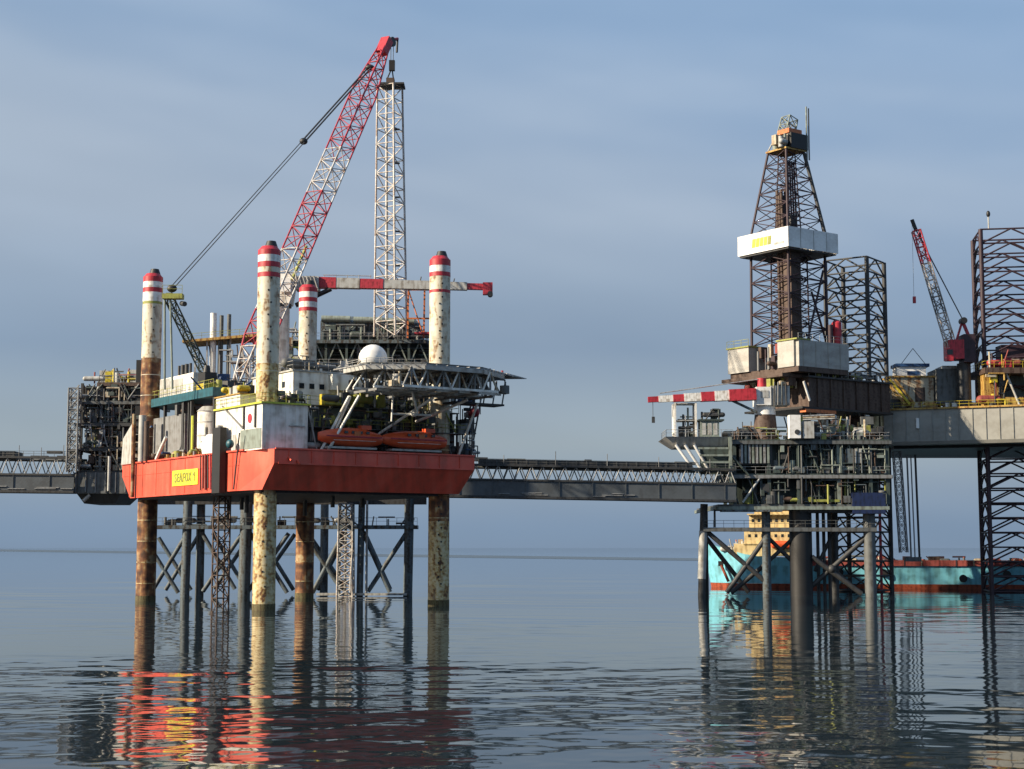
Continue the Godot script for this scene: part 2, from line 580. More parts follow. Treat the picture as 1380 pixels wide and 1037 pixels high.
func barge() -> void:
	FR = BARGE
	var t := thing("jackup_barge", "red jack-up barge hull standing on four round rust-stained legs", "barge", q(14, 0, 20))
	# plan outlines, clockwise seen from above
	var top := [[-2.5, 2.4], [-1.1, -4.6], [29.0, -4.6], [30.2, -2.6], [30.2, 44], [-2.5, 44]]
	var mid := [[-2.5, 2.4], [-1.1, -4.6], [29.0, -4.6], [30.2, -2.6], [30.2, 44], [-2.5, 44]]
	var low := [[-2.5, 2.6], [-1.75, -2.6], [27.8, -2.6], [28.6, -1.0], [28.4, 40.5], [-2.5, 40.6]]
	loft(t, "hull", [ring_plan(low, 15.2), ring_plan(mid, 18.5), ring_plan(top, 20.3)], "hull_red")
	# flat bottom plate and rubbing strake
	loft(t, "bottom_plate", [ring_plan([[-1.5, 2], [-1.2, -1.2], [27, -1.2], [27.6, 0], [27.6, 40], [-1.5, 40]], 14.9), ring_plan([[-1.5, 2], [-1.2, -1.2], [27, -1.2], [27.6, 0], [27.6, 40], [-1.5, 40]], 15.19)], "dark")
	beam(t, "rubbing_strake", q(-0.6, 18.5, -4.72), q(28.9, 18.5, -4.72), 0.16, "hull_red", 0.22)
	beam(t, "bulwark_rail", q(-2.62, 20.36, 1.2), q(-2.62, 20.36, 44), 0.22, "hull_red", 0.2)
	beam(t, "bulwark_rail", q(-1.0, 20.36, -4.72), q(29.0, 20.36, -4.72), 0.22, "hull_red", 0.2)
	for i in 8:
		var a := 4.6 + i * 5.2
		beam(t, "hull_seam", q(-2.52, 15.4, a), q(-2.52, 20.2, a), 0.07, "hull_red", 0.05)
	beam(t, "hull_seam", q(-2.52, 18.5, 2.6), q(-2.52, 18.5, 43.8), 0.07, "hull_red", 0.05)
	loft(t, "stern_screen", [[q(-2.75, 20.3, 44), q(-2.75, 20.3, 40), q(-2.6, 20.3, 40), q(-2.6, 20.3, 44)], [q(-2.75, 24.2, 43.4), q(-2.75, 26.2, 40), q(-2.6, 26.2, 40), q(-2.6, 24.2, 43.4)]], "pale_grey")
	# bracket rails on the shaded front
	for i in 9:
		var b := 1.0 + i * 3.2
		beam(t, "hull_stiffener", q(b, 18.6, -4.66), q(b, 20.2, -4.66), 0.1, "hull_red", 0.14)
	for s in [[0.9, 19.3], [2.1, 18.9]]:
		bar(t, "mooring_pipe", q(s[0], s[1], -4.6), q(s[0], s[1] - 0.5, -5.4), 0.12, "hull_red", 8)
	# legs
	tube_leg(t, 0, 0, [[-8, 26, "leg_stained"], [26, 31.5, "leg_stained"], [31.5, 42.8, "leg_cream"], [42.8, 43.4, "stripe_red", "red_band"], [43.4, 44.1, "leg_cream"], [44.1, 44.8, "stripe_red", "red_band"], [44.8, 45.7, "stripe_white", "white_band"], [45.7, 46.4, "stripe_red", "red_band"]], 46.4)
	tube_leg(t, 0, 39.9, [[-8, 20, "leg_rust"], [20, 36.2, "leg_rust"], [36.2, 44.4, "leg_cream"], [44.4, 44.8, "olive", "yellow_band"], [44.8, 46.2, "stripe_white", "white_band"], [46.2, 46.9, "stripe_red", "red_band"], [46.9, 47.8, "stripe_white", "white_band"], [47.8, 48.6, "stripe_red", "red_band"]], 48.6)
	tube_leg(t, 26.2, 0, [[-8, 11.5, "leg_stained"], [11.5, 22, "leg_rust"], [22, 43.2, "leg_cream"], [43.2, 43.6, "stripe_red", "red_band"], [43.6, 45.5, "leg_cream"], [45.5, 46.1, "stripe_red", "red_band"], [46.1, 47.0, "stripe_white", "white_band"], [47.0, 47.9, "stripe_red", "red_band"]], 47.9)
	tube_leg(t, 26.2, 39.9, [[-8, 20, "leg_rust"], [20, 45.6, "leg_cream"], [45.6, 46.2, "stripe_red", "red_band"], [46.2, 47.1, "stripe_white", "white_band"], [47.1, 47.8, "stripe_red", "red_band"], [47.8, 48.7, "stripe_white", "white_band"], [48.7, 49.4, "stripe_red", "red_band"]], 49.4)
	pin_holes(t, 26.2, 0, 33, 44.8, 0.95, -0.45)
	pin_holes(t, 26.2, 0, 3, 14.6, 0.95, -0.45)
	pin_holes(t, 0, 0, 3, 14.8, 1.9, -0.5)
	pin_holes(t, 0, 0, 33, 43, 1.6, -0.35)
	pin_holes(t, 26.2, 39.9, 38, 45, 1.3, -0.5)
	pin_holes(t, 0, 39.9, 37, 44, 1.7, -0.35)
	# name board on the lit side
	var s := section(t, "name_board", q(-2.6, 17.5, 20))
	bx(s, "board", q(-2.62, 16.45, 24.4), q(-2.51, 18.6, 15.6), "sign_yellow")
	var txt := TextMesh.new()
	var font := SystemFont.new()
	font.font_names = PackedStringArray(["Droid Sans"])
	font.font_weight = 700
	txt.font = font
	txt.text = "SEAFOX 1"
	txt.font_size = 64
	txt.pixel_size = 0.0235
	txt.depth = 0.06
	put(s, "lettering", txt, "olive", Transform3D(Basis(UP, -PI / 2) * Basis.from_scale(Vector3(1.08, 1.15, 1)), q(-2.66, 17.55, 20)))
	# side gear
	bx(t, "fender_post", q(-3.55, 15.0, 8.9), q(-2.66, 23.6, 6.4), "black")
	bar(t, "fender_cap", q(-3.1, 23.61, 7.65), q(-3.1, 23.9, 7.65), 0.5, "galvanised", 10)
	bar(t, "side_pipe", q(-2.95, 15.3, 38.6), q(-2.95, 27.6, 38.6), 0.3, "leg_rust", 10)
	bar(t, "side_pipe", q(-2.8, 20.4, 35.6), q(-2.8, 27.2, 35.6), 0.55, "pale_grey", 12)
	bar(t, "side_pipe", q(-2.8, 20.4, 33.9), q(-2.8, 26.2, 33.9), 0.4, "brown", 12)
	for i in 5:
		bar(t, "hose", q(-2.72, 15.6 + 0.2 * (i % 2), 14.4 - i * 0.85), q(-2.72, 20.4, 14.5 - i * 0.8), 0.1 + 0.04 * (i % 3), ["brown", "rust_red", "rust_red", "dark", "boom_red"][i], 7)
	bar(t, "hose", q(-2.8, 15.4, 3.6), q(-2.9, 22.6, 1.9), 0.1, "dark", 7)
	ball(t, "hose_reel", q(-3.1, 21.3, 4.3), Vector3(0.5, 0.6, 0.6), "teal")
	for i in 6:
		bar(t, "mooring_bitt", q(-1.9, 20.3, 28 - i * 1.9), q(-1.9, 21.1, 28 - i * 1.9), 0.22, ["ochre", "olive", "mid_grey", "tan", "ochre", "grey"][i], 9)
	bar(t, "white_boom", q(-2.2, 20.6, 31.5), q(-2.2, 23.6, 28.0), 0.24, "clean_white", 9)
	bar(t, "white_boom", q(-2.1, 20.4, 35.0), q(-2.1, 22.9, 36.2), 0.2, "clean_white", 9)
	# caissons and hangers under the hull
	for p in [[3, 12, 12.6], [6, 20, 13.2], [9, 31, 12.0], [14, 8, 13.4], [19, 26, 12.6], [22, 14, 13.6]]:
		bar(t, "drain_caisson", q(p[0], p[2], p[1]), q(p[0], 14.95, p[1]), 0.3, "dark", 10)
	# lattice spud well below the lit side
	var lt := section(t, "spud_ladder", q(2, 0, 15))
	lattice(lt, q(1.2, -2, 16), q(1.2, 14.9, 16), 1.7, 1.7, 11, 0.13, 0.08, [[1.0, "brown"]], "z")

func barge_houses() -> void:
	FR = BARGE
	var t := thing("deck_house", "white corner deck house with lime roof edge and round red emblem", "deck house", q(1, 20.3, 4))
	loft(t, "wall", [ring_plan([[-2.1, 11.2], [-2.1, -3.1], [4.3, -3.1], [4.3, 11.2]], 20.3), ring_plan([[-2.1, 11.2], [-2.1, -3.1], [4.3, -3.1], [4.3, 11.2]], 26.1)], "white")
	bx(t, "roof", q(-2.4, 26.1, 11.4), q(4.6, 26.32, -3.4), "lime")
	bx(t, "gable", q(-2.12, 26.32, 11.1), q(2.0, 27.8, 3.6), "white")
	bx(t, "gable_roof", q(-2.3, 27.8, 11.3), q(2.2, 27.95, 3.4), "ochre")
	bx(t, "lower_panel", q(-2.18, 20.5, 3.2), q(-2.1, 23.0, -2.9), "pale_green")
	bx(t, "door", q(-2.16, 20.5, 5.6), q(-2.1, 22.6, 4.6), "pale_grey")
	bx(t, "round_emblem_panel", q(-2.16, 23.3, 1.4), q(-2.1, 25.6, -0.6), "clean_white")
	bar(t, "red_emblem", q(-2.11, 24.4, 0.4), q(-2.22, 24.4, 0.4), 0.62, "stripe_red", 20)
	for z in [2.1, -1.3]:
		beam(t, "frame_post", q(-2.25, 23.1, z), q(-2.25, 26.1, z), 0.18, "dark")
	beam(t, "stair_rail", q(-2.3, 26.6, 8.8), q(-2.3, 23.2, 2.2), 0.16, "grey")
	beam(t, "lamp_bracket", q(1.6, 23.4, -3.2), q(3.8, 23.4, -3.2), 0.14, "pale_grey")
	for i in 5:
		bx(t, "wall_stiffener", q(-1.7 + i * 1.4, 20.4, -3.18), q(-1.6 + i * 1.4, 26.0, -3.1), "white")
	railing(t, [q(-2.3, 26.32, 11), q(-2.3, 26.32, -3.3), q(4.5, 26.32, -3.3), q(4.5, 26.32, 5)], "olive")
	equipment(t, q(-1.6, 27.95, 10.4), q(0.6, 29.2, 4.4), 14, ["yellow", "dark", "pale_grey", "yellow"], 31)
	equipment(t, q(1.0, 26.32, 3.0), q(4.3, 28.0, -3.0), 22, ["dark", "wine", "pale_grey", "brown", "mid_grey"], 141, 0.55)
	equipment(t, q(4.4, 20.3, 2.0), q(6.6, 26.0, -2.6), 26, ["dark", "mid_grey", "pale_grey", "brown"], 142, 0.5)
	equipment(t, q(-1.4, 20.3, 4.4), q(4.0, 21.5, 3.6), 8, ["dark", "olive", "pale_grey", "teal"], 32)

	t = thing("accommodation_block", "white accommodation block with stacked storeys behind the lifeboats", "building", q(17, 20.3, 10))
	bx(t, "upper_storey", q(5.0, 26.6, 15), q(15.4, 31.2, 2.6), "white")
	bx(t, "upper_roof", q(4.8, 31.2, 15.2), q(15.6, 31.4, 2.4), "pale_grey")
	bx(t, "cabin", q(10.2, 28.9, 4.6), q(14.6, 31.0, 1.4), "white")
	bx(t, "middle_storey", q(6.2, 23.6, 20), q(29.4, 26.5, 1.6), "pale_green")
	bx(t, "lower_storey", q(6.4, 20.3, 20), q(29.2, 23.5, 0.8), "grey")
	bx(t, "balcony", q(6.0, 26.5, 1.6), q(29.6, 26.62, 0.2), "mid_grey")
	bx(t, "balcony", q(6.0, 23.5, 0.8), q(29.6, 23.6, -1.8), "mid_grey")
	bx(t, "stair_tower", q(17.4, 26.6, 16), q(29.0, 30.6, 4.0), "mid_grey")
	windows_row(t, q(5.5, 29.3, 2.55), q(10, 29.3, 2.55), 3, 0.7, 0.7, Vector3(0, 0, 1))
	windows_row(t, q(8, 25.2, 1.55), q(28, 25.2, 1.55), 11, 0.8, 0.8, Vector3(0, 0, 1))
	windows_row(t, q(18, 28.9, 3.95), q(28.6, 28.9, 3.95), 6, 0.9, 0.9, Vector3(0, 0, 1))
	for a in [5.0, 8.0, 11.0]:
		bx(t, "window", q(4.94, 29.2, a), q(5.02, 30.0, a + 0.8), "window")
	ball(t, "air_intake", q(4.9, 27.5, 4.3), Vector3(0.25, 0.7, 0.7), "mid_grey")
	railing(t, [q(6.0, 26.62, 0.25), q(29.5, 26.62, 0.25), q(29.5, 26.62, 12)], "olive")
	railing(t, [q(6.0, 23.6, -1.7), q(29.5, 23.6, -1.7), q(29.5, 23.6, 12)], "olive")
	railing(t, [q(4.9, 31.4, 15), q(4.9, 31.4, 2.5), q(15.5, 31.4, 2.5), q(15.5, 31.4, 12)], "galvanised")
	for i in 9:
		beam(t, "balcony_post", q(6.4 + i * 2.85, 20.3, 0.1), q(6.4 + i * 2.85, 26.5, 0.1), 0.2, ["pale_grey", "mid_grey", "grey"][i % 3])
	equipment(t, q(7, 26.6, -0.3), q(17, 29.2, -1.4), 16, ["yellow", "mid_grey", "dark", "pale_grey", "olive"], 33)
	equipment(t, q(7, 23.6, 0.6), q(29, 26.3, -0.9), 34, ["olive", "mid_grey", "dark", "dark_green", "pale_grey"], 34)
	equipment(t, q(7, 20.4, 0.7), q(29, 23.0, -0.9), 26, ["mid_grey", "dark", "dark_green", "brown", "grey"], 35)
	equipment(t, q(5.4, 31.4, 12.0), q(15, 33.6, 4.0), 16, ["pale_grey", "galvanised", "tan", "mid_grey"], 36)
	equipment(t, q(5.2, 31.4, 13.0), q(15.2, 33.4, 2.8), 40, ["pale_grey", "galvanised", "tan", "mid_grey", "dark", "white"], 136, 0.5)
	equipment(t, q(15.6, 26.6, 3.9), q(29.4, 31.0, 0.4), 70, ["mid_grey", "dark", "tan", "brown", "pale_grey", "dark_green"], 137, 0.55)
	equipment(t, q(6.4, 23.7, 0.2), q(29.4, 26.4, -1.6), 60, ["olive", "mid_grey", "dark", "brown", "grey", "dark_green"], 138, 0.5)
	equipment(t, q(29.5, 20.4, 6), q(31.4, 29.0, -2.4), 40, ["dark", "mid_grey", "pale_grey", "jacket_blue", "brown"], 139, 0.45)
	# right-hand end: davit and fast rescue boat gear
	equipment(t, q(29.6, 20.4, 3.4), q(31.6, 29.5, -1.0), 16, ["dark", "mid_grey", "blue", "galvanised"], 37)

	t = thing("rescue_boat", "small dark red rescue boat hung at the barge's right end below the helideck", "boat", q(31.4, 26.4, 0))
	vessel(t, "hull", q(30.6, 26.6, -2.2), q(31.7, 26.6, 0.6), 0.7, "boom_red")
	bar(t, "davit_arm", q(29.8, 25.4, -0.8), q(31.3, 28.4, -0.8), 0.14, "dark")
	bar(t, "fall_wire", q(31.3, 28.4, -0.8), q(31.2, 27.2, -0.8), 0.06, "dark")
	bx(t, "cradle", q(29.6, 25.2, -1.6), q(30.4, 25.7, 0), "dark")

	# helideck
	t = thing("helideck", "octagonal grey helideck on a white truss overhanging the barge", "helideck", q(19, 26, -9))
	FR = BARGE * Transform3D(Basis(), Vector3(0, -0.7, 0))
	var oct := []
	var oct2 := []
	for k in 8:
		var an := k * PI / 4 + 0.39
		oct.append([19 + 11.4 * cos(an), -8 - 7.6 * sin(an)])
		oct2.append(q(19 + 12.8 * cos(an), 31.5, -8 - 8.8 * sin(an)))
	loft(t, "deck_plate", [ring_plan(oct, 31.55), ring_plan(oct, 31.95)], "mid_grey")
	for k in 8:
		var a: Vector3 = oct2[k]
		var b: Vector3 = oct2[(k + 1) % 8]
		var a2 := q(oct[k][0], 31.6, oct[k][1])
		var b2 := q(oct[(k + 1) % 8][0], 31.6, oct[(k + 1) % 8][1])
		beam(t, "net_frame", a, b, 0.13, "galvanised")
		for f in 7:
			beam(t, "net_rib", a2.lerp(b2, f / 6.0), a.lerp(b, f / 6.0) + UP * 0.15, 0.08, "galvanised")
		beam(t, "edge_girder", a2 - UP * 0.25, b2 - UP * 0.25, 0.3, "pale_grey", 0.55)
	loft(t, "tip_platform", [[q(29.6, 31.6, -11.6), q(35.2, 31.7, -8.2), q(29.6, 31.6, -5.0)], [q(29.6, 31.85, -11.6), q(35.2, 31.8, -8.2), q(29.6, 31.85, -5.0)]], "pale_grey")
	# truss under the plate: girders in two directions, depth 2.6 m
	for i in 6:
		var b: float = 10.2 + i * 3.5
		var half := 7.2 * sqrt(maxf(0.0, 1.0 - pow((b - 19) / 11.0, 2.0)))
		var a0 := -8 - half
		var a1 := -8 + half
		beam(t, "top_girder", q(b, 31.35, a0), q(b, 31.35, a1), 0.28, "pale_grey", 0.4)
		beam(t, "bottom_girder", q(b, 28.7, a0 + 1.6), q(b, 28.7, minf(a1, 1.0)), 0.25, "grey", 0.3)
	for row in [[-14.4, 11.8, 26.2], [-11.5, 9.2, 28.6], [-8.0, 8.2, 29.8], [-4.4, 9.2, 28.6]]:
		var n := 12
		var b0: float = row[1]
		var b1: float = row[2]
		beam(t, "bottom_chord", q(b0, 28.9, row[0]), q(b1, 28.9, row[0]), 0.3, "white")
		for i in n:
			var x0 := lerpf(b0, b1, float(i) / n)
			var x1 := lerpf(b0, b1, float(i + 1) / n)
			bar(t, "diagonal", q(x0, 28.9 if i % 2 == 0 else 31.4, row[0]), q(x1, 31.4 if i % 2 == 0 else 28.9, row[0]), 0.14, ["white", "tan", "grey", "pale_grey"][(i + int(-row[0])) % 4])
			if i % 2 == 1:
				beam(t, "hanger", q(x0, 28.9, row[0]), q(x0, 31.3, row[0]), 0.18, "grey")
	# raking struts down to the barge
	for p in [[9.6, -4.4, 5.6, -3.6, 20.35], [10.2, -6.0, 6.4, -4.0, 20.35], [9.8, -4.4, 7.2, -3.6, 22.0]]:
		bar(t, "raking_strut", q(p[0], 28.2, p[1]), q(p[2], p[4], p[3]), 0.19, "white", 9)
	for p in [[19.6, -9.0, 15.6, -1.7, 23.7], [25.0, -9.0, 21.4, -1.7, 25.6], [28.6, -6.0, 26.6, -3.8, 20.4]]:
		bar(t, "raking_strut", q(p[0], 28.2, p[1]), q(p[2], p[4], p[3]), 0.19, "white", 9)
	bar(t, "tie", q(16.4, 28.8, -9), q(17.8, 26.2, -8), 0.16, "white")
	bar(t, "tie", q(14.6, 26.0, -6.8), q(20.6, 26.1, -6.8), 0.15, "white")
	bar(t, "tie", q(14.6, 25.0, -6.8), q(14.8, 28.8, -6.8), 0.13, "white")
	ball(t, "node_joint", q(17.7, 26.2, -7.4), Vector3.ONE * 0.5, "white")
	railing(t, [q(11.0, 31.9, -13.2), q(8.4, 31.9, -11), q(8.4, 31.9, -5.5)], "galvanised", 0.6)
	bx(t, "lower_walkway", q(24.6, 28.0, -3.4), q(33.0, 28.25, -6.0), "dark")
	for i in 6:
		bar(t, "walkway_hanger", q(25 + i * 1.55, 28.2, -5.8), q(25.6 + i * 1.55, 31.4, -5.8), 0.1, "jacket_blue", 6)
	equipment(t, q(9.5, 28.9, -3.0), q(29, 31.2, -13.5), 70, ["grey", "mid_grey", "tan", "brown", "pale_grey", "dark"], 143, 0.5)
	bar(t, "obstruction_lamp", q(30.6, 31.9, -9), q(30.6, 32.5, -9), 0.16, "stripe_red", 8)
	FR = BARGE

	t = thing("radome", "round white satellite dome at the helideck's left edge", "radome", q(18.2, 31.4, 4.6))
	cyl(t, "pedestal", q(18.2, 30.6, 4.6), 1.1, 1.5, "pale_grey", 20)
	ball(t, "dome", q(18.2, 33.9, 4.6), Vector3.ONE * 2.0, "clean_white")
	cyl(t, "seam_ring", q(18.2, 33.2, 4.6), 1.9, 0.1, "pale_grey", 28)

func lifeboat(label: String, b0: float, b1: float, h: float, a: float) -> void:
	var t := thing("lifeboat", label, "lifeboat", q((b0 + b1) / 2, h - 1.4, a), "enclosed lifeboats along the barge front")
	var rows := []
	var n := 15
	for i in n:
		var f := float(i) / (n - 1)
		var x := lerpf(b0, b1, f)
		var u := (0.62 - f) / 0.62 if f < 0.62 else (f - 0.62) / 0.38 * 0.86
		var e := pow(u, 2.6)
		var w := 1.35 * sqrt(maxf(0.01, 1.0 - pow(u, 2.2)))
		var keel := h - 1.3 + 0.75 * e
		var top := h + 1.25 - 0.75 * e - (0.25 if f > 0.75 else 0.0)
		var ring := []
		for k in 14:
			var an := TAU * k / 14.0
			var yy := sin(an)
			ring.append(q(x, h + (top - h) * yy if yy > 0 else h + (h - keel) * yy, a + w * cos(an) * (1.0 if yy < 0.3 else 0.9)))
		rows.append(ring)
	loft(t, "hull", rows, "boat_orange", true)
	beam(t, "gunwale", q(b0 + 0.5, h, a - 1.38), q(b1 - 0.5, h, a - 1.38), 0.12, "boom_red", 0.16)
	for i in 4:
		var x := lerpf(b0 + 3.2, b1 - 2.8, i / 3.0)
		bx(t, "window", q(x, h + 0.4, a - 1.12), q(x + 0.5, h + 0.75, a - 1.27), "window")
	bx(t, "cradle", q(b0 + 1, h - 1.55, a - 0.9), q(b1 - 1, h - 1.3, a + 0.9), "pale_grey")
	bx(t, "conning_hatch", q(lerpf(b0, b1, 0.66), h + 1.05, a - 0.5), q(lerpf(b0, b1, 0.66) + 1.5, h + 1.6, a + 0.5), "boat_orange")
	bx(t, "side_door", q(lerpf(b0, b1, 0.5), h - 0.1, a - 1.3), q(lerpf(b0, b1, 0.5) + 0.9, h + 0.7, a - 1.37), "orange")
	beam(t, "grab_line", q(b0 + 1.6, h - 0.5, a - 1.3), q(b1 - 1.4, h - 0.5, a - 1.3), 0.05, "white")
	for x in [b0 + 1.6, b1 - 1.6]:
		beam(t, "davit", q(x, h - 1.4, a + 1.7), q(x, h + 2.3, a + 1.7), 0.25, "mid_grey")
		beam(t, "davit", q(x, h + 2.3, a + 1.9), q(x, h + 2.3, a - 0.3), 0.22, "mid_grey")
		bar(t, "fall_wire", q(x, h + 2.2, a), q(x, h + 0.9, a), 0.05, "dark")

func barge_gear() -> void:
	FR = BARGE
	lifeboat("bright orange enclosed lifeboat nearest the white raking struts", 5.4, 14.6, 22.2, -3.9)
	lifeboat("darker red enclosed lifeboat towards the barge's right end", 14.9, 24.6, 22.2, -3.9)
	var t := thing("storage_tank", "white upright cylindrical tank beside the corner deck house", "tank", q(1.6, 20.3, 21))
	cyl(t, "shell", q(1.4, 20.3, 21), 1.75, 6.6, "white", 28)
	for h in [23.4, 25.3]:
		cyl(t, "hoop", q(1.4, h, 21), 1.8, 0.14, "pale_grey", 28)
	cyl(t, "roof", q(1.4, 26.9, 21), 1.9, 0.7, "pale_grey", 28, 0.6)
	bx(t, "ladder", q(-0.4, 20.4, 23.4), q(-0.2, 26.4, 23.0), "lime")
	bar(t, "standpipe", q(-0.6, 20.4, 17.6), q(-0.6, 24.4, 17.6), 0.2, "mid_grey")
	bar(t, "standpipe", q(-0.9, 22.4, 18.6), q(-0.9, 22.4, 15.2), 0.12, "mid_grey")

	t = thing("mud_skip", "white rounded skip on the barge deck beside the black post", "skip", q(-1, 20.3, 13.6))
	loft(t, "body", [ring_plan([[-2, 15.6], [-2, 12.2], [1.2, 12.2], [1.2, 15.6]], 20.35), ring_plan([[-2.1, 16], [-2.1, 11.8], [1.2, 11.8], [1.2, 16]], 22.0), ring_plan([[-1.6, 15.2], [-1.6, 12.4], [0.8, 12.4], [0.8, 15.2]], 23.2)], "clean_white")
	bar(t, "hatch", q(-0.4, 23.2, 13.8), q(-0.4, 23.5, 13.8), 0.6, "pale_grey", 14)

	t = thing("winch_house", "dark grey winch house under the teal deck of the barge", "deck house", q(3, 20.3, 33))
	bx(t, "wall", q(0.0, 21.8, 41.0), q(6, 27.0, 26.6), "grey")
	bx(t, "sill", q(-0.2, 21.5, 41.0), q(6, 21.8, 26.4), "grey")
	bx(t, "recess", q(0.8, 20.3, 38), q(6, 21.5, 28), "brown")
	beam(t, "post", q(0.2, 20.3, 27.2), q(0.2, 28.6, 27.2), 0.7, "dark")
	beam(t, "post", q(0.2, 20.3, 25.6), q(0.2, 28.6, 25.6), 0.3, "dark")
	equipment(t, q(-1.6, 20.3, 38), q(0.0, 21.6, 18), 22, ["olive", "ochre", "tan", "brown", "blue", "grey"], 41)
	equipment(t, q(0.6, 26.6, 38), q(5, 28.4, 27), 14, ["dark", "mid_grey", "brown"], 42)

	t = thing("equipment_deck", "raised teal equipment deck at the barge's left end", "deck", q(4, 28, 29))
	bx(t, "deck_plate", q(-0.4, 28.7, 41.2), q(8, 29.9, 16.2), "teal")
	for p in [[0.1, 16.6], [0.1, 24.4], [0.1, 34.2], [7.4, 16.6], [7.4, 40.6], [7.4, 28]]:
		beam(t, "post", q(p[0], 20.3, p[1]), q(p[0], 28.7, p[1]), 0.4, "dark")
	bar(t, "teal_brace", q(-0.2, 28.7, 40.6), q(-0.2, 25.6, 38.6), 0.35, "blue")
	equipment(t, q(-0.2, 29.9, 40), q(7.5, 31.6, 17), 36, ["olive", "brown", "dark", "pale_grey", "tan", "blue"], 140, 0.5)
	railing(t, [q(7.8, 29.9, 41), q(-0.2, 29.9, 41), q(-0.2, 29.9, 16.4)], "olive")

	t = thing("equipment_container", "white container with grey door on the teal deck", "container", q(2.4, 29.9, 32))
	bx(t, "shell", q(0.8, 29.92, 38.4), q(3.4, 32.9, 25.8), "white")
	bx(t, "door", q(0.74, 30.3, 34.2), q(0.8, 32.4, 29.6), "pale_grey")
	for i in 9:
		bx(t, "corrugation", q(0.74, 30.0, 37.9 - i * 0.42), q(0.8, 32.8, 37.75 - i * 0.42), "pale_grey")
	for i in 4:
		bar(t, "exhaust_pipe", q(1.8, 32.9, 33.4 - i * 1.4), q(1.8, 34.6, 33.4 - i * 1.4), 0.2 if i % 3 == 0 else 0.3, "dark", 9)
	t = thing("generator_set", "yellow and black generator on the teal deck by the green crane strut", "generator", q(2, 29.9, 22.6))
	bx(t, "base", q(0.8, 29.92, 24.6), q(2.8, 31.0, 21.6), "yellow")
	bx(t, "engine", q(0.9, 31.0, 24.4), q(2.7, 32.6, 21.9), "black")
	cyl(t, "stack", q(1.8, 32.6, 23.4), 0.6, 1.1, "black", 12, 0.6)

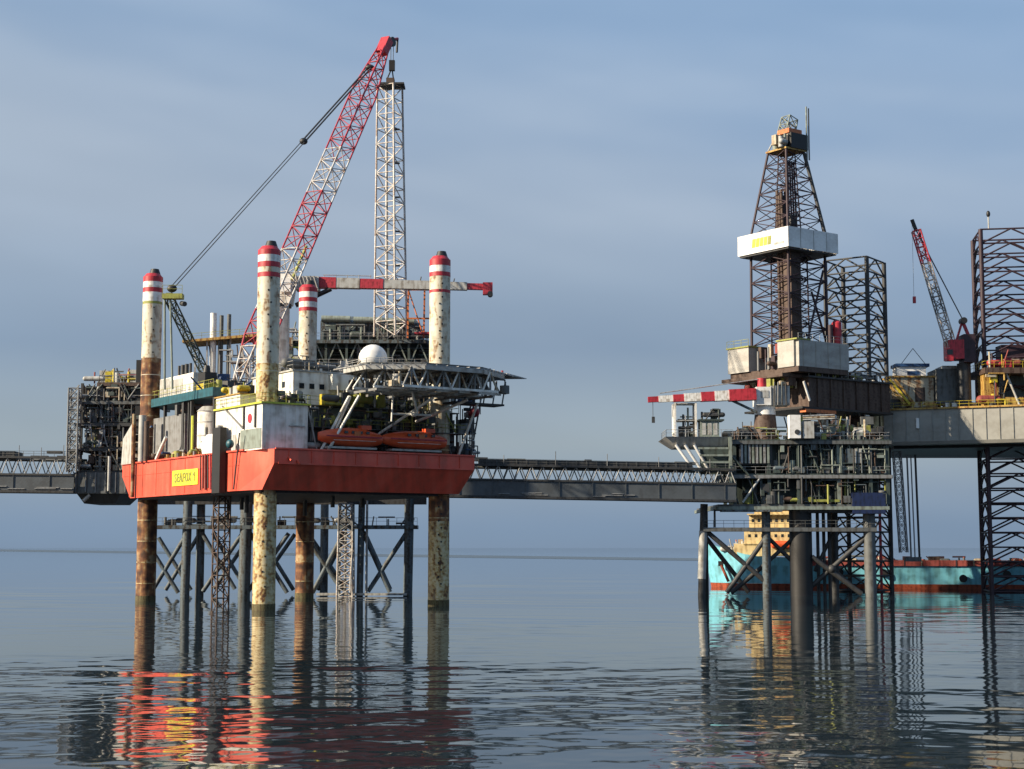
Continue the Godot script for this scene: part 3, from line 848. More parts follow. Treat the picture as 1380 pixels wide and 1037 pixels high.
func barge_cranes() -> void:
	FR = Transform3D()
	# main crane: lattice boom reaching back over the gas platform
	var t := thing("main_crane", "tall red and white lattice boom crane on the barge with green mast strut", "crane", Vector3(-42, 27.5, -226))
	var foot := Vector3(-40.4, 31.4, -228)
	var head := Vector3(-22.2, 93.6, -261.4)
	var fwd := Vector3(head.x - foot.x, 0, head.z - foot.z).normalized()
	var side := fwd.cross(UP).normalized()
	cyl(t, "pedestal", Vector3(-41.6, 20.4, -226.2), 2.0, 8.2, "white", 28)
	cyl(t, "slew_ring", Vector3(-41.6, 28.6, -226.2), 2.3, 0.7, "yellow", 28)
	FR = Transform3D(Basis(side, UP, -fwd), Vector3(-41.6, 0, -226.2))
	bx(t, "machine_house", Vector3(-2.2, 29.4, -1.2), Vector3(2.2, 31.8, 2.6), "dark")
	bx(t, "counterweight", Vector3(-2.0, 29.5, 2.6), Vector3(2.0, 31.2, 3.6), "black")
	bx(t, "operator_cab", Vector3(-3.9, 29.4, -2.2), Vector3(-2.7, 31.6, 0.2), "yellow")
	bx(t, "cab_window", Vector3(-3.96, 30.4, -2.0), Vector3(-3.88, 31.4, 0.0), "window")
	for i in 4:
		bx(t, "house_louvre", Vector3(-2.26, 29.8, -0.9 + i * 0.8), Vector3(-2.2, 31.5, -0.5 + i * 0.8), "mid_grey")
	cyl(t, "winch_drum", Vector3(0, 31.8, 0.8), 0.9, 1.2, "blue", 18)
	FR = Transform3D()
	var bm := section(t, "boom", foot)
	var dir := (head - foot).normalized()
	var f1 := foot + dir * 9.0
	var f2 := foot + dir * 62.0
	lattice(bm, foot, f1, 1.2, 3.0, 4, 0.16, 0.09, [[0.7, "lattice_white"], [1.0, "boom_red"]], "z", side)
	lattice(bm, f1, f2, 3.0, 3.0, 22, 0.14, 0.08, [[0.1, "boom_red"], [0.2, "lattice_white"], [0.24, "boom_red"], [0.19, "lattice_white"], [1.0, "boom_red"]], "z", side)
	lattice(bm, f2, head, 3.0, 1.3, 5, 0.15, 0.09, [[1.0, "boom_red"]], "z", side)
	beam(bm, "boom_head", head - dir * 1.2, head + dir * 2.2, 1.7, "stripe_red", 1.5)
	var jib := head + dir * 2.0
	bar(bm, "head_jib", jib, jib + fwd * 3.4 + UP * 1.3, 0.28, "boom_red")
	bar(bm, "head_jib", jib + fwd * 3.4 + UP * 1.3, jib + fwd * 3.2 - UP * 1.2, 0.2, "dark")
	bar(bm, "sheave", jib + side * 0.7 + fwd * 1.0, jib - side * 0.7 + fwd * 1.0, 0.85, "dark", 18)
	beam(bm, "boom_walkway", f1 + dir * 12.0 + fwd * 1.9, f1 + dir * 19.0 + fwd * 1.9, 0.35, "olive")
	# mast strut, backstay and pendants
	var peak := Vector3(-48.1, 43.0, -215.0)
	lattice(t, Vector3(-43.6, 30.6, -226.6), peak, 0.9, 0.9, 12, 0.12, 0.07, [[1.0, "dark_green"]], "z", side)
	for s in [-1.0, 1.0]:
		bar(t, "backstay", peak + side * 0.5 * s, Vector3(-48.0, 29.9, -216.6) + side * 0.7 * s, 0.16, "pale_green")
	bx(t, "peak_platform", peak + Vector3(-0.6, -0.6, -0.6), peak + Vector3(2.2, 0.1, 0.8), "olive")
	railing(t, [peak + Vector3(-0.5, 0.1, 0.8), peak + Vector3(2.2, 0.1, 0.8)], "olive")
	ball(t, "peak_sheave", peak + Vector3(0.6, 0.9, 0), Vector3(0.7, 0.55, 0.5), "black")
	bar(t, "peak_winch", peak + Vector3(2.0, -1.2, 0), peak + Vector3(2.6, -1.4, 0.8), 0.35, "dark", 12)
	var tie := head - dir * 6.0 - fwd * 1.0 + UP * 0.6
	var p0 := peak + Vector3(0.6, 1.0, 0)
	for s in [-0.4, 0.4]:
		bar(t, "pendant", p0 + side * s, p0.lerp(tie, 0.62) + side * s, 0.075, "dark", 5)
		bar(t, "pendant", p0.lerp(tie, 0.62) + side * s, tie + side * s, 0.15, "dark", 5)
	ball(t, "pendant_block", p0.lerp(tie, 0.62), Vector3(0.65, 0.55, 0.55), "black")
	ball(t, "pendant_block", tie, Vector3(0.8, 0.5, 0.6), "black")
	# hook
	var hk := jib + fwd * 1.7
	for s in [-0.25, 0.25]:
		bar(t, "hoist_rope", hk + side * s, Vector3(hk.x, 91.6, hk.z) + side * s, 0.06, "dark", 5)
	bx(t, "hook_block", Vector3(hk.x - 0.5, 90.4, hk.z - 0.4), Vector3(hk.x + 0.5, 92.2, hk.z + 0.4), "black")

	# telescopic crane behind the back leg
	t = thing("telescopic_crane", "white crane with level red and white box boom behind the barge legs", "crane", Vector3(-38.6, 16.4, -254.5))
	FR = Transform3D(Basis(), Vector3(-1.2, 1.5, -9.0))
	cyl(t, "pedestal", Vector3(-37.4, 14.9, -245.5), 1.9, 30.9, "white", 24)
	cyl(t, "slew_ring", Vector3(-37.4, 45.8, -245.5), 2.2, 0.5, "dark", 24)
	loft(t, "house", [[Vector3(-40.2, 46.3, -247.5), Vector3(-40.2, 46.3, -243.6), Vector3(-35.2, 46.3, -243.6), Vector3(-35.2, 46.3, -247.5)], [Vector3(-38.6, 51.2, -247.4), Vector3(-38.6, 51.2, -243.8), Vector3(-34.4, 51.2, -243.8), Vector3(-34.4, 51.2, -247.4)]], "white")
	bx(t, "machinery", Vector3(-34.4, 48.6, -246.8), Vector3(-30.6, 50.8, -243.9), "pale_grey")
	for i in 6:
		bar(t, "hydraulic_pipe", Vector3(-34.4 + i * 0.6, 50.8, -243.7), Vector3(-33.6 + i * 0.6, 48.4, -243.7), 0.13, ["pale_grey", "grey", "galvanised"][i % 3])
	bx(t, "operator_cab", Vector3(-36.6, 48.0, -243.6), Vector3(-35.0, 50.2, -242.4), "clean_white")
	var x0 := -31.2
	for sgm in [[3.4, 1.75, "boom_red"], [3.9, 1.65, "pale_grey"], [3.9, 1.55, "boom_red"], [8.2, 1.4, "pale_grey"], [5.6, 1.25, "pale_grey"], [2.8, 1.0, "boom_red"]]:
		var y0 := 49.9 - (x0 + 31.2) * 0.028
		var x1: float = x0 + sgm[0]
		var y1 := 49.9 - (x1 + 31.2) * 0.028
		beam(t, "boom_section", Vector3(x0, y0, -245.2 + (x0 + 31) * 0.02), Vector3(x1, y1, -245.2 + (x1 + 31) * 0.02), sgm[1], sgm[2], sgm[1])
		x0 = x1
	bx(t, "boom_tip", Vector3(-3.6, 47.8, -245.2), Vector3(-2.0, 49.8, -244.0), "boom_red")
	bar(t, "tip_sheave", Vector3(-2.4, 47.9, -243.9), Vector3(-2.4, 47.9, -245.3), 0.45, "dark", 14)
	bar(t, "luffing_cylinder", Vector3(-34.4, 46.0, -244.4), Vector3(-28.6, 48.8, -244.6), 0.4, "black", 12)
	bar(t, "boom_rail", Vector3(-30, 51.2, -245), Vector3(-22, 51.0, -245), 0.07, "galvanised", 5)
	for i in 5:
		bar(t, "boom_rail", Vector3(-29.8 + i * 1.9, 50.7, -245), Vector3(-29.8 + i * 1.9, 51.2, -245), 0.06, "galvanised", 5)
	for p in [[-14.0, 50.0], [-8.5, 49.7]]:
		bar(t, "boom_lamp", Vector3(p[0], p[1], -245), Vector3(p[0] + 0.2, p[1] + 0.9, -245), 0.1, "dark", 6)

# ---------------------------------------------------------------- gas platform behind the barge
func x_brace(par: Node3D, a0: Vector3, a1: Vector3, b0: Vector3, b1: Vector3, r: float, m: String) -> void:
	bar(par, "brace", a0, a1, r, m, 9)
	bar(par, "brace", b0, b1, r, m, 9)

func gas_platform() -> void:
	FR = Transform3D()
	var t := thing("gas_platform_jacket", "blue-grey tubular jacket legs with X braces under the red barge", "jacket", Vector3(-36, 0, -260))
	var zf := -255.0
	var zb := -271.0
	for p in [[-53.0, 0.75], [-43.4, 1.0], [-24.6, 0.55], [-16.8, 0.75]]:
		bar(t, "jacket_leg", Vector3(p[0] - 0.25, -8, zf), Vector3(p[0] + 0.1, 16.5, zf), p[1], "jacket_blue", 16)
	for p in [[-54.0, 0.7], [-43.0, 0.7], [-32.5, 0.7], [-18.0, 0.7]]:
		bar(t, "jacket_leg", Vector3(p[0], -8, zb), Vector3(p[0], 16.5, zb), p[1], "jacket_blue", 14)
	for zz in [zf, zb]:
		var m := "jacket_blue"
		var o := 0.0 if zz == zf else -1.2
		x_brace(t, Vector3(-60.0 + o, 9.6, zz), Vector3(-54.2 + o, 0.6, zz), Vector3(-53.2 + o, 9.8, zz), Vector3(-58.6 + o, 0.6, zz), 0.36, m)
		x_brace(t, Vector3(-50.6 + o, 10.4, zz), Vector3(-45.0 + o, 1.2, zz), Vector3(-43.8 + o, 10.4, zz), Vector3(-50.2 + o, 0.8, zz), 0.36, m)
		x_brace(t, Vector3(-43.0 + o, 0.6, zz), Vector3(-36.4 + o, 10.2, zz), Vector3(-42.8 + o, 10.4, zz), Vector3(-36.5 + o, 0.6, zz), 0.36, m)
		x_brace(t, Vector3(-34.0 + o, 10.2, zz), Vector3(-27.6 + o, 1.0, zz), Vector3(-27.4 + o, 10.4, zz), Vector3(-32.4 + o, 0.6, zz), 0.36, m)
		x_brace(t, Vector3(-24.4 + o, 10.6, zz), Vector3(-19.8 + o, 0.7, zz), Vector3(-17.0 + o, 10.6, zz), Vector3(-23.4 + o, 0.8, zz), 0.38, m)
	bar(t, "caisson", Vector3(-51.0, -8, -256.5), Vector3(-51.0, 15.5, -256.5), 0.62, "jacket_blue", 14)
	bar(t, "riser", Vector3(-38.6, -8, -254.6), Vector3(-38.6, 15.5, -254.6), 0.22, "jacket_blue", 9)
	bar(t, "riser", Vector3(-23.6, -8, -254.4), Vector3(-23.6, 15.5, -254.4), 0.2, "galvanised", 9)
	# walkway belt
	bx(t, "walkway", Vector3(-58.5, 10.9, -257.6), Vector3(-15.4, 11.5, -254.0), "jacket_blue")
	railing(t, [Vector3(-58.5, 11.5, -254.0), Vector3(-15.4, 11.5, -254.0)], "mid_grey", 1.2)
	equipment(t, Vector3(-58, 11.5, -257), Vector3(-16, 13.0, -254.4), 46, ["mid_grey", "dark", "jacket_blue", "galvanised"], 51)
	bx(t, "boat_landing", Vector3(-31.6, 0.2, -255.6), Vector3(-17.0, 0.55, -253.6), "pale_grey")
	bx(t, "cellar_beam", Vector3(-58, 14.9, -256), Vector3(-14, 16.3, -254.6), "dark")

	t = thing("conductor_cluster", "white and grey lattice conductor frame standing in the jacket", "conductor frame", Vector3(-27, 0, -254))
	lattice(t, Vector3(-27.0, -3, -254.6), Vector3(-27.0, 15, -254.6), 2.6, 2.2, 12, 0.14, 0.09, [[0.75, "lattice_white"], [1.0, "grey"]], "x")
	for i in 3:
		bar(t, "conductor", Vector3(-28.0 + i * 0.95, -6, -254.4), Vector3(-28.0 + i * 0.95, 15, -254.4), 0.22, ["mid_grey", "grey", "lattice_white"][i], 10)
	for i in 5:
		bar(t, "splash_pipe", Vector3(-26.2 + i * 0.12, 1, -253.0), Vector3(-25.8, 7.5 - i, -253.2), 0.1, "lattice_white", 6)

	# left process module
	t = thing("process_module", "open steel process module packed with pipes left of the barge", "module", Vector3(-67, 16.5, -258))
	var x0 := -70.4
	var x1 := -59.5
	var z0 := -268.0
	var z1 := -253.0
	var levels := [20.2, 24.0, 28.0, 31.6, 34.6]
	for i in levels.size():
		var in_ := 0.0 if i < 4 else 3.0
		floor_deck(t, Vector3(x0 + in_, levels[i], z0), Vector3(x1, levels[i] + 0.15, z1), "mid_grey", ["dark", "dark", "dark", "mid_grey", "brown"][i], i > 3)
	for x in [-70.2, -67.0, -63.4, -59.8]:
		for z in [z1 - 0.2, z0 + 0.4, -260.4]:
			beam(t, "column", Vector3(x, 16.6, z), Vector3(x, 34.6 if x < -70.1 else (36.5 if x > -62 else 35.0), z), 0.42, "dark" if x != -67.0 else "grey")
	for i in 4:
		var y0: float = levels[i] + 0.15
		equipment(t, Vector3(x0 + 0.6, y0, z0 + 4), Vector3(x1 - 0.4, levels[i + 1] - 0.4, z1 - 0.4), 60, ["mid_grey", "grey", "dark", "tan", "brown", "pale_grey", "dark", "rust_red" if i > 1 else "mid_grey", "olive" if i == 1 else "dark"], 60 + i)
		equipment(t, Vector3(x0 + 0.2, y0, z1 - 1.2), Vector3(x1 - 0.2, levels[i + 1] - 0.2, z1 + 0.5), 80, ["mid_grey", "grey", "dark", "tan", "brown", "galvanised", "dark", "dark_green", "dark_green"], 160 + i, 0.5)
	equipment(t, Vector3(-69, 34.8, z1 - 6), Vector3(-60.2, 37.2, z1 - 0.6), 26, ["yellow", "grey", "rust_red", "pale_grey", "mid_grey", "brown"], 66)
	var wall := bx(t, "heat_shield", Vector3(-61.4, 26.5, z1 - 0.1), Vector3(-59.9, 38.4, z1 + 0.25), "black")
	wall.set_meta("label", "tall black heat shield panel")
	bx(t, "back_wall", Vector3(-69.8, 20.4, -258.4), Vector3(-60, 34, -258.2), "mid_grey")
	bx(t, "lower_wall", Vector3(-71.0, 16.6, z0), Vector3(-62.4, 20.0, z1 + 0.6), "mid_grey")
	for i in 6:
		beam(t, "wall_frame", Vector3(-70.6 + i * 1.6, 16.8, z1 + 0.7), Vector3(-70.6 + i * 1.6, 20.0, z1 + 0.7), 0.18, "grey")
	bar(t, "drain_pipe", Vector3(-65.2, 17.0, z1 + 0.9), Vector3(-65.2, 22.6, z1 + 0.9), 0.24, "pale_grey", 10)
	loft(t, "sump_tank", [[Vector3(-69.6, 15.0, -264), Vector3(-69.6, 15.0, -254), Vector3(-64.6, 15.0, -254), Vector3(-64.6, 15.0, -264)], [Vector3(-70.6, 16.6, -266), Vector3(-70.6, 16.6, -253), Vector3(-63.4, 16.6, -253), Vector3(-63.4, 16.6, -266)]], "dark")
	bar(t, "tank_fitting", Vector3(-69.4, 15.4, -252.8), Vector3(-68.4, 16.4, -252.8), 0.3, "pale_grey", 9)
	t = thing("stair_tower", "narrow lattice stair tower at the outer left edge of the process module", "stair tower", Vector3(-73, 20, -254))
	lattice(t, Vector3(-70.9, 20, -251.4), Vector3(-70.9, 33.6, -251.4), 1.6, 1.6, 8, 0.13, 0.07, [[1.0, "grey"]], "x")
	for i in 6:
		bx(t, "landing", Vector3(-71.8, 21.5 + i * 2.1, -252.2), Vector3(-69.8, 21.62 + i * 2.1, -250.6), "grey")
		beam(t, "stair_flight", Vector3(-71.5, 21.6 + i * 2.1, -250.9), Vector3(-70.1, 23.6 + i * 2.1, -250.9), 0.3, "pale_grey", 0.16)

	# upper works seen above the barge
	t = thing("compressor_module", "long grey-green compressor module with ducts on its roof behind the helideck", "module", Vector3(-26, 34, -272))
	floor_deck(t, Vector3(-40, 39.0, -284), Vector3(-13.6, 39.2, -268), "dark_green", "mid_grey")
	floor_deck(t, Vector3(-38, 43.6, -284), Vector3(-15.0, 43.8, -268), "dark_green", "jacket_blue")
	for i in 8:
		beam(t, "column", Vector3(-39.5 + i * 3.6, 30, -268.3), Vector3(-39.5 + i * 3.6, 43.6, -268.3), 0.4, "dark_green")
		beam(t, "diagonal", Vector3(-39.5 + i * 3.6, 39.2, -268.4), Vector3(-37.7 + i * 3.6, 43.4, -268.4), 0.22, "pale_green")
		beam(t, "diagonal", Vector3(-37.7 + i * 3.6, 43.4, -268.4), Vector3(-35.9 + i * 3.6, 39.2, -268.4), 0.22, "pale_green")
	bx(t, "back_wall", Vector3(-38, 39.2, -278), Vector3(-15, 43.4, -277.6), "dark_green")
	loft(t, "filter_house", [[Vector3(-33.4, 43.8, -280), Vector3(-33.4, 43.8, -269), Vector3(-16.0, 43.8, -269), Vector3(-16.0, 43.8, -280)], [Vector3(-33.4, 47.2, -280), Vector3(-33.4, 47.2, -269), Vector3(-16.0, 46.6, -269), Vector3(-16.0, 46.6, -280)], [Vector3(-32.4, 48.4, -280), Vector3(-32.4, 48.4, -270.6), Vector3(-17.0, 47.8, -270.6), Vector3(-17.0, 47.8, -280)]], "jacket_blue")
	for i in 3:
		bar(t, "roof_duct", Vector3(-33.2 + i * 5.6, 47.6 - i * 0.2, -268.8), Vector3(-28.2 + i * 5.6, 47.5 - i * 0.2, -268.8), 0.55, "pale_green", 14)
	equipment(t, Vector3(-33, 43.8, -268.9), Vector3(-15.4, 46.4, -268.2), 40, ["pale_green", "dark_green", "grey", "mid_grey", "dark"], 71)
	equipment(t, Vector3(-39, 39.2, -275), Vector3(-14.4, 43.0, -268.6), 46, ["dark_green", "pale_green", "mid_grey", "grey", "dark"], 72)
	equipment(t, Vector3(-40, 34, -272), Vector3(-13.6, 38.6, -268.4), 40, ["dark_green", "mid_grey", "grey", "tan", "dark"], 73)
	equipment(t, Vector3(-40.6, 39.2, -267.8), Vector3(-36.4, 46.8, -266.8), 22, ["pale_grey", "lime", "pale_green", "galvanised", "tan"], 74)
	bx(t, "pink_tarpaulin", Vector3(-40.6, 36.0, -267.6), Vector3(-35.4, 39.6, -265.8), "tan")

	t = thing("drilling_mast", "slender white lattice mast hanging from the main crane hook", "lattice mast", Vector3(-21.5, 43.8, -266))
	lattice(t, Vector3(-20.9, 43.9, -266), Vector3(-21.4, 88.2, -266), 4.1, 3.2, 17, 0.18, 0.1, [[1.0, "lattice_white"]], "z", Vector3(0.9, 0, 0.42))
	for s in [-0.5, 0.6]:
		bar(t, "inner_pipe", Vector3(-20.9 + s, 44, -265.6), Vector3(-21.4 + s, 88, -265.6), 0.13, "grey", 7)
	bx(t, "crown_platform", Vector3(-23.2, 88.2, -267.8), Vector3(-18.8, 88.5, -264.2), "dark")
	bx(t, "crown_block", Vector3(-22.0, 88.5, -266.8), Vector3(-20.6, 89.6, -265.2), "brown")
	bar(t, "lift_sling", Vector3(-21.9, 89.6, -266), Vector3(-20.9, 91.0, -264.0), 0.12, "dark", 6)
	bar(t, "lift_sling", Vector3(-20.8, 89.6, -266), Vector3(-20.9, 91.0, -264.0), 0.12, "dark", 6)
	for i in 6:
		bx(t, "rest_landing", Vector3(-20.2 - i * 0.06, 50 + i * 6, -264.6), Vector3(-19.2 - i * 0.06, 50.15 + i * 6, -263.8), "dark")

	t = thing("flare_frame", "orange steel frame beside the white lattice mast", "steel frame", Vector3(-16.4, 43.8, -266))
	for p in [[-18.0, 53.6], [-15.2, 52.4]]:
		beam(t, "post", Vector3(p[0], 43.8, -266), Vector3(p[0] + 0.1, p[1], -266), 0.3, "orange")
	for y in [47.2, 52.2]:
		beam(t, "cross_bar", Vector3(-18, y, -266), Vector3(-14.2, y, -266), 0.26, "orange")
	bar(t, "brace", Vector3(-17.9, 52.2, -266), Vector3(-15.2, 44, -266), 0.12, "orange")
	bx(t, "landing", Vector3(-16.8, 44.4, -267), Vector3(-14.2, 44.7, -265), "boom_red")

	t = thing("exhaust_deck", "narrow ochre deck carrying three white exhaust stacks behind the main crane", "deck", Vector3(-51, 38, -268))
	loft(t, "deck_plate", [[Vector3(-56.6, 42.9, -272), Vector3(-56.6, 42.9, -265), Vector3(-42, 44.1, -265), Vector3(-42, 44.1, -272)], [Vector3(-56.6, 43.3, -272), Vector3(-56.6, 43.3, -265), Vector3(-42, 44.6, -265), Vector3(-42, 44.6, -272)]], "ochre")
	for p in [[-51.6, 48.2, 0.55, "clean_white"], [-50.2, 47.8, 0.35, "mid_grey"], [-48.9, 48.0, 0.35, "mid_grey"]]:
		bar(t, "exhaust_stack", Vector3(p[0], 30, -266.6), Vector3(p[0], p[1], -266.6), p[2], p[3], 14)
	for i in 7:
		beam(t, "leg", Vector3(-54.5 + i * 2, 30, -266), Vector3(-54.5 + i * 2, 43.2 + i * 0.15, -266), 0.25, ["pale_grey", "galvanised", "mid_grey"][i % 3])
	railing(t, [Vector3(-56.5, 43.3, -265.1), Vector3(-42, 44.6, -265.1)], "olive", 1.0)
	equipment(t, Vector3(-52, 33, -268), Vector3(-42, 42.6, -265.6), 44, ["pale_grey", "galvanised", "grey", "brown", "mid_grey"], 76)

# ---------------------------------------------------------------- bridges
func bridge(label: String, a: Vector3, b: Vector3, top: float, bays: int, roof0: float, roof1: float, seed_: int) -> void:
	var t := thing("link_bridge", label, "bridge", (a + b) / 2, "enclosed link bridges")
	var dir := (b - a).normalized()
	var out := dir.cross(UP).normalized()
	var w := 2.3
	for s in [-1.0, 1.0]:
		var o: Vector3 = out * w * s
		beam(t, "side_panel", a + o + UP * 1.5, b + o + UP * 1.5, 0.16, "bridge_grey", 2.6)
		beam(t, "bottom_chord", a + o * 1.04 + UP * 0.1, b + o * 1.04 + UP * 0.1, 0.36, "dark")
		beam(t, "middle_chord", a + o * 1.04 + UP * 2.85, b + o * 1.04 + UP * 2.85, 0.3, "dark")
		beam(t, "top_chord", a + o * 1.04 + UP * top, b + o * 1.04 + UP * top, 0.34, "dark")
		for i in bays:
			var p0 := a.lerp(b, float(i) / bays) + o * 1.02
			var p1 := a.lerp(b, float(i + 1) / bays) + o * 1.02
			bar(t, "diagonal", p0 + UP * (2.9 if i % 2 == 0 else top), p1 + UP * (top if i % 2 == 0 else 2.9), 0.085, ["lace", "pale_grey", "mid_grey"][i % 3] if s > 0 else "mid_grey", 6)
			if i % 6 == 0:
				beam(t, "panel_rib", p0 + UP * 0.2 + out * 0.1 * s, p0 + UP * 2.8 + out * 0.1 * s, 0.1, "bridge_grey")
	beam(t, "floor_plate", a + UP * 0.1, b + UP * 0.1, w * 2 - 0.4, "dark", 0.16)
	beam(t, "roof_plate", a.lerp(b, roof0) + UP * (top + 0.5), a.lerp(b, roof1) + UP * (top + 0.5), 4.4, "dark", 0.9)
	for i in 3:
		bar(t, "pipe", a + out * (1.2 - i * 0.7) + UP * (top - 0.35), b + out * (1.2 - i * 0.7) + UP * (top - 0.35), 0.2, ["mid_grey", "jacket_blue", "grey"][i], 9)
	var r := RandomNumberGenerator.new()
	r.seed = seed_
	for i in 8:
		var p := a.lerp(b, r.randf()) + out * 2.45 + UP * r.randf_range(0.4, 0.9)
		bar(t, "cable_tray", p, p + dir * r.randf_range(1.5, 4.0), 0.1, "grey", 6)
	for i in 9:
		var p := a.lerp(b, r.randf_range(0.03, 0.95)) + UP * (top + (1.0 if r.randf() < 0.5 else 0.2))
		beam(t, "roof_box", p, p + dir * r.randf_range(0.6, 3.5), r.randf_range(0.5, 2.4), ["dark", "mid_grey", "bridge_grey"][i % 3], r.randf_range(0.3, 0.7))
	for i in 6:
		var p := a.lerp(b, (i + 0.5) / 6.0) + out * 2.4 + UP * top
		bar(t, "lamp_post", p, p + UP * r.randf_range(1.4, 2.4), 0.06, "grey", 5)
	railing(t, [a + out * 2.3 + UP * (top + 0.1), b + out * 2.3 + UP * (top + 0.1)], "mid_grey", 0.9)

func bridges() -> void:
	FR = Transform3D()
	bridge("dark grey enclosed link bridge running off to the left of the process module", Vector3(-92, 16.9, -253.0), Vector3(-70.6, 16.7, -253.4), 5.6, 22, 0.0, 0.55, 81)
	bridge("long dark grey link bridge spanning from the barge to the wellhead platform", Vector3(-14, 16.1, -252.6), Vector3(36.2, 15.3, -255.4), 5.2, 56, 0.17, 0.86, 82)

# ---------------------------------------------------------------- wellhead platform right of the bridge
func wellhead_platform() -> void:
	FR = Transform3D()
	var t := thing("wellhead_jacket", "dark tubular jacket with crossed braces under the wellhead platform", "jacket", Vector3(46, 0, -262))
	var zf := -256.0
	var zb := -272.0
	bar(t, "jacket_leg", Vector3(30.6, -8, zf), Vector3(31.5, 15, zf), 0.62, "dark", 16)
	bar(t, "jacket_leg_sleeve", Vector3(30.95, 2.8, zf + 0.03), Vector3(31.3, 10.6, zf + 0.03), 0.68, "pale_grey", 16)
	bar(t, "jacket_leg", Vector3(41.6, -8, zf), Vector3(41.6, 15, zf), 0.72, "jacket_blue", 16)
	bar(t, "central_column", Vector3(47.4, -8, zf - 1), Vector3(47.4, 15, zf - 1), 1.85, "black", 24)
	bar(t, "jacket_leg", Vector3(58.6, -8, zf), Vector3(58.4, 15, zf), 0.95, "mid_grey", 16)
	bar(t, "jacket_leg", Vector3(33.5, -8, zb), Vector3(33.5, 15, zb), 0.6, "dark", 12)
	bar(t, "jacket_leg", Vector3(56.0, -8, zb), Vector3(56.0, 15, zb), 0.7, "dark", 12)
	for x in [50.6, 51.6, 52.5]:
		bar(t, "conductor", Vector3(x, -8, zf - 3), Vector3(x, 15, zf - 3), 0.28, "dark", 10)
	bx(t, "walkway", Vector3(31.2, 10.5, zf - 2), Vector3(59.5, 11.15, zf + 1.0), "mid_grey")
	railing(t, [Vector3(31.2, 11.15, zf + 1), Vector3(59.5, 11.15, zf + 1)], "mid_grey")
	x_brace(t, Vector3(31.8, 10.6, zf), Vector3(42.0, 1.8, zf), Vector3(41.6, 9.6, zf), Vector3(35.0, 0.6, zf), 0.4, "dark")
	x_brace(t, Vector3(31.6, 10.4, zf - 4), Vector3(39.2, 0.5, zf - 4), Vector3(42.0, 5.4, zf - 2), Vector3(36.0, 0.5, zf - 2), 0.38, "dark")
	x_brace(t, Vector3(42.0, 9.6, zf - 1), Vector3(46.6, 5.0, zf - 1), Vector3(46.4, 9.6, zf - 1), Vector3(42.0, 5.6, zf - 1), 0.34, "dark")
	x_brace(t, Vector3(58.0, 9.6, zf), Vector3(48.6, 1.2, zf - 1), Vector3(49.0, 6.4, zf), Vector3(57.0, 0.4, zf), 0.42, "dark")
	x_brace(t, Vector3(53.0, 10.0, zf - 3), Vector3(50.0, 4.0, zf - 3), Vector3(54.5, 3.6, zf - 6), Vector3(58.0, 0.5, zf - 6), 0.3, "dark")
	ball(t, "node_joint", Vector3(52.2, 4.4, zf), Vector3.ONE * 0.7, "dark")
	bar(t, "hang_off_pipe", Vector3(33.2, 11.2, zf), Vector3(33.2, 14.2, zf), 0.18, "jacket_blue")
	bar(t, "hang_off_pipe", Vector3(33.2, 14.0, zf), Vector3(39.4, 14.2, zf), 0.18, "jacket_blue")

	t = thing("wellhead_topside", "dark green three-deck wellhead platform full of pipework", "platform", Vector3(48, 15, -266))
	var z1 := -254.5
	var z0 := -284.0
	floor_deck(t, Vector3(33.6, 14.5, z0), Vector3(61.2, 14.9, z1), "mid_grey", "pale_green", false)
	floor_deck(t, Vector3(36.4, 19.6, z0), Vector3(61.8, 19.9, z1), "dark_green", "grey")
	floor_deck(t, Vector3(36.0, 25.2, z0), Vector3(61.8, 25.5, z1), "dark_green", "mid_grey")
	for x in [36.4, 42.0, 46.8, 53.4, 58.6, 61.4]:
		for z in [z1 - 0.3, z1 - 12]:
			beam(t, "column", Vector3(x, 14.9, z), Vector3(x, 25.2, z), 0.55, "pale_green" if x == 53.4 and z > -256 else "dark_green")
	bx(t, "back_wall", Vector3(36.6, 15.0, z1 - 9), Vector3(61.4, 25.2, z1 - 8.6), "dark_green")
	bx(t, "wall_panel", Vector3(42.8, 20.0, z1 - 1.9), Vector3(52.8, 25.2, z1 - 1.6), "dark_green")
	bx(t, "wall_panel", Vector3(53.8, 20.0, z1 - 1.7), Vector3(61.2, 25.2, z1 - 1.5), "dark_green")
	for i in 8:
		bx(t, "louvre_blade", Vector3(37.4 + i * 0.62, 21.6, z1 - 0.1), Vector3(37.75 + i * 0.62, 25.0, z1 + 0.12), "pale_green" if i % 2 else "galvanised")
	bx(t, "louvre_frame", Vector3(37.2, 21.4, z1 - 0.5), Vector3(42.6, 25.2, z1 - 0.2), "dark")
	for i in 3:
		bx(t, "equipment_door", Vector3(54.6 + i * 1.5, 21.6, z1 - 0.2), Vector3(55.8 + i * 1.5, 24.0, z1 - 0.02), ["jacket_blue", "pale_grey", "jacket_blue"][i])
	equipment(t, Vector3(43, 20, z1 - 1.4), Vector3(61, 25, z1 + 0.3), 130, ["dark_green", "mid_grey", "dark", "dark_green", "brown", "pale_green", "jacket_blue"], 91, 0.55)
	equipment(t, Vector3(36.8, 15, z1 - 3), Vector3(61, 19.4, z1 + 0.3), 150, ["dark", "dark_green", "mid_grey", "brown", "olive", "jacket_blue", "dark_green"], 92, 0.6)
	equipment(t, Vector3(37, 25.5, z1 - 8), Vector3(61, 29.5, z1 - 0.6), 60, ["tan", "mid_grey", "dark", "olive", "pale_grey", "brown", "pale_green"], 93)
	equipment(t, Vector3(36.6, 25.5, z1 - 2.0), Vector3(61, 27.6, z1), 60, ["dark_green", "mid_grey", "dark", "olive", "tan", "brown", "pale_green"], 193, 0.5)
	bx(t, "lower_wall", Vector3(38.2, 14.9, z1 - 4.2), Vector3(61, 19.6, z1 - 4.0), "dark_green")
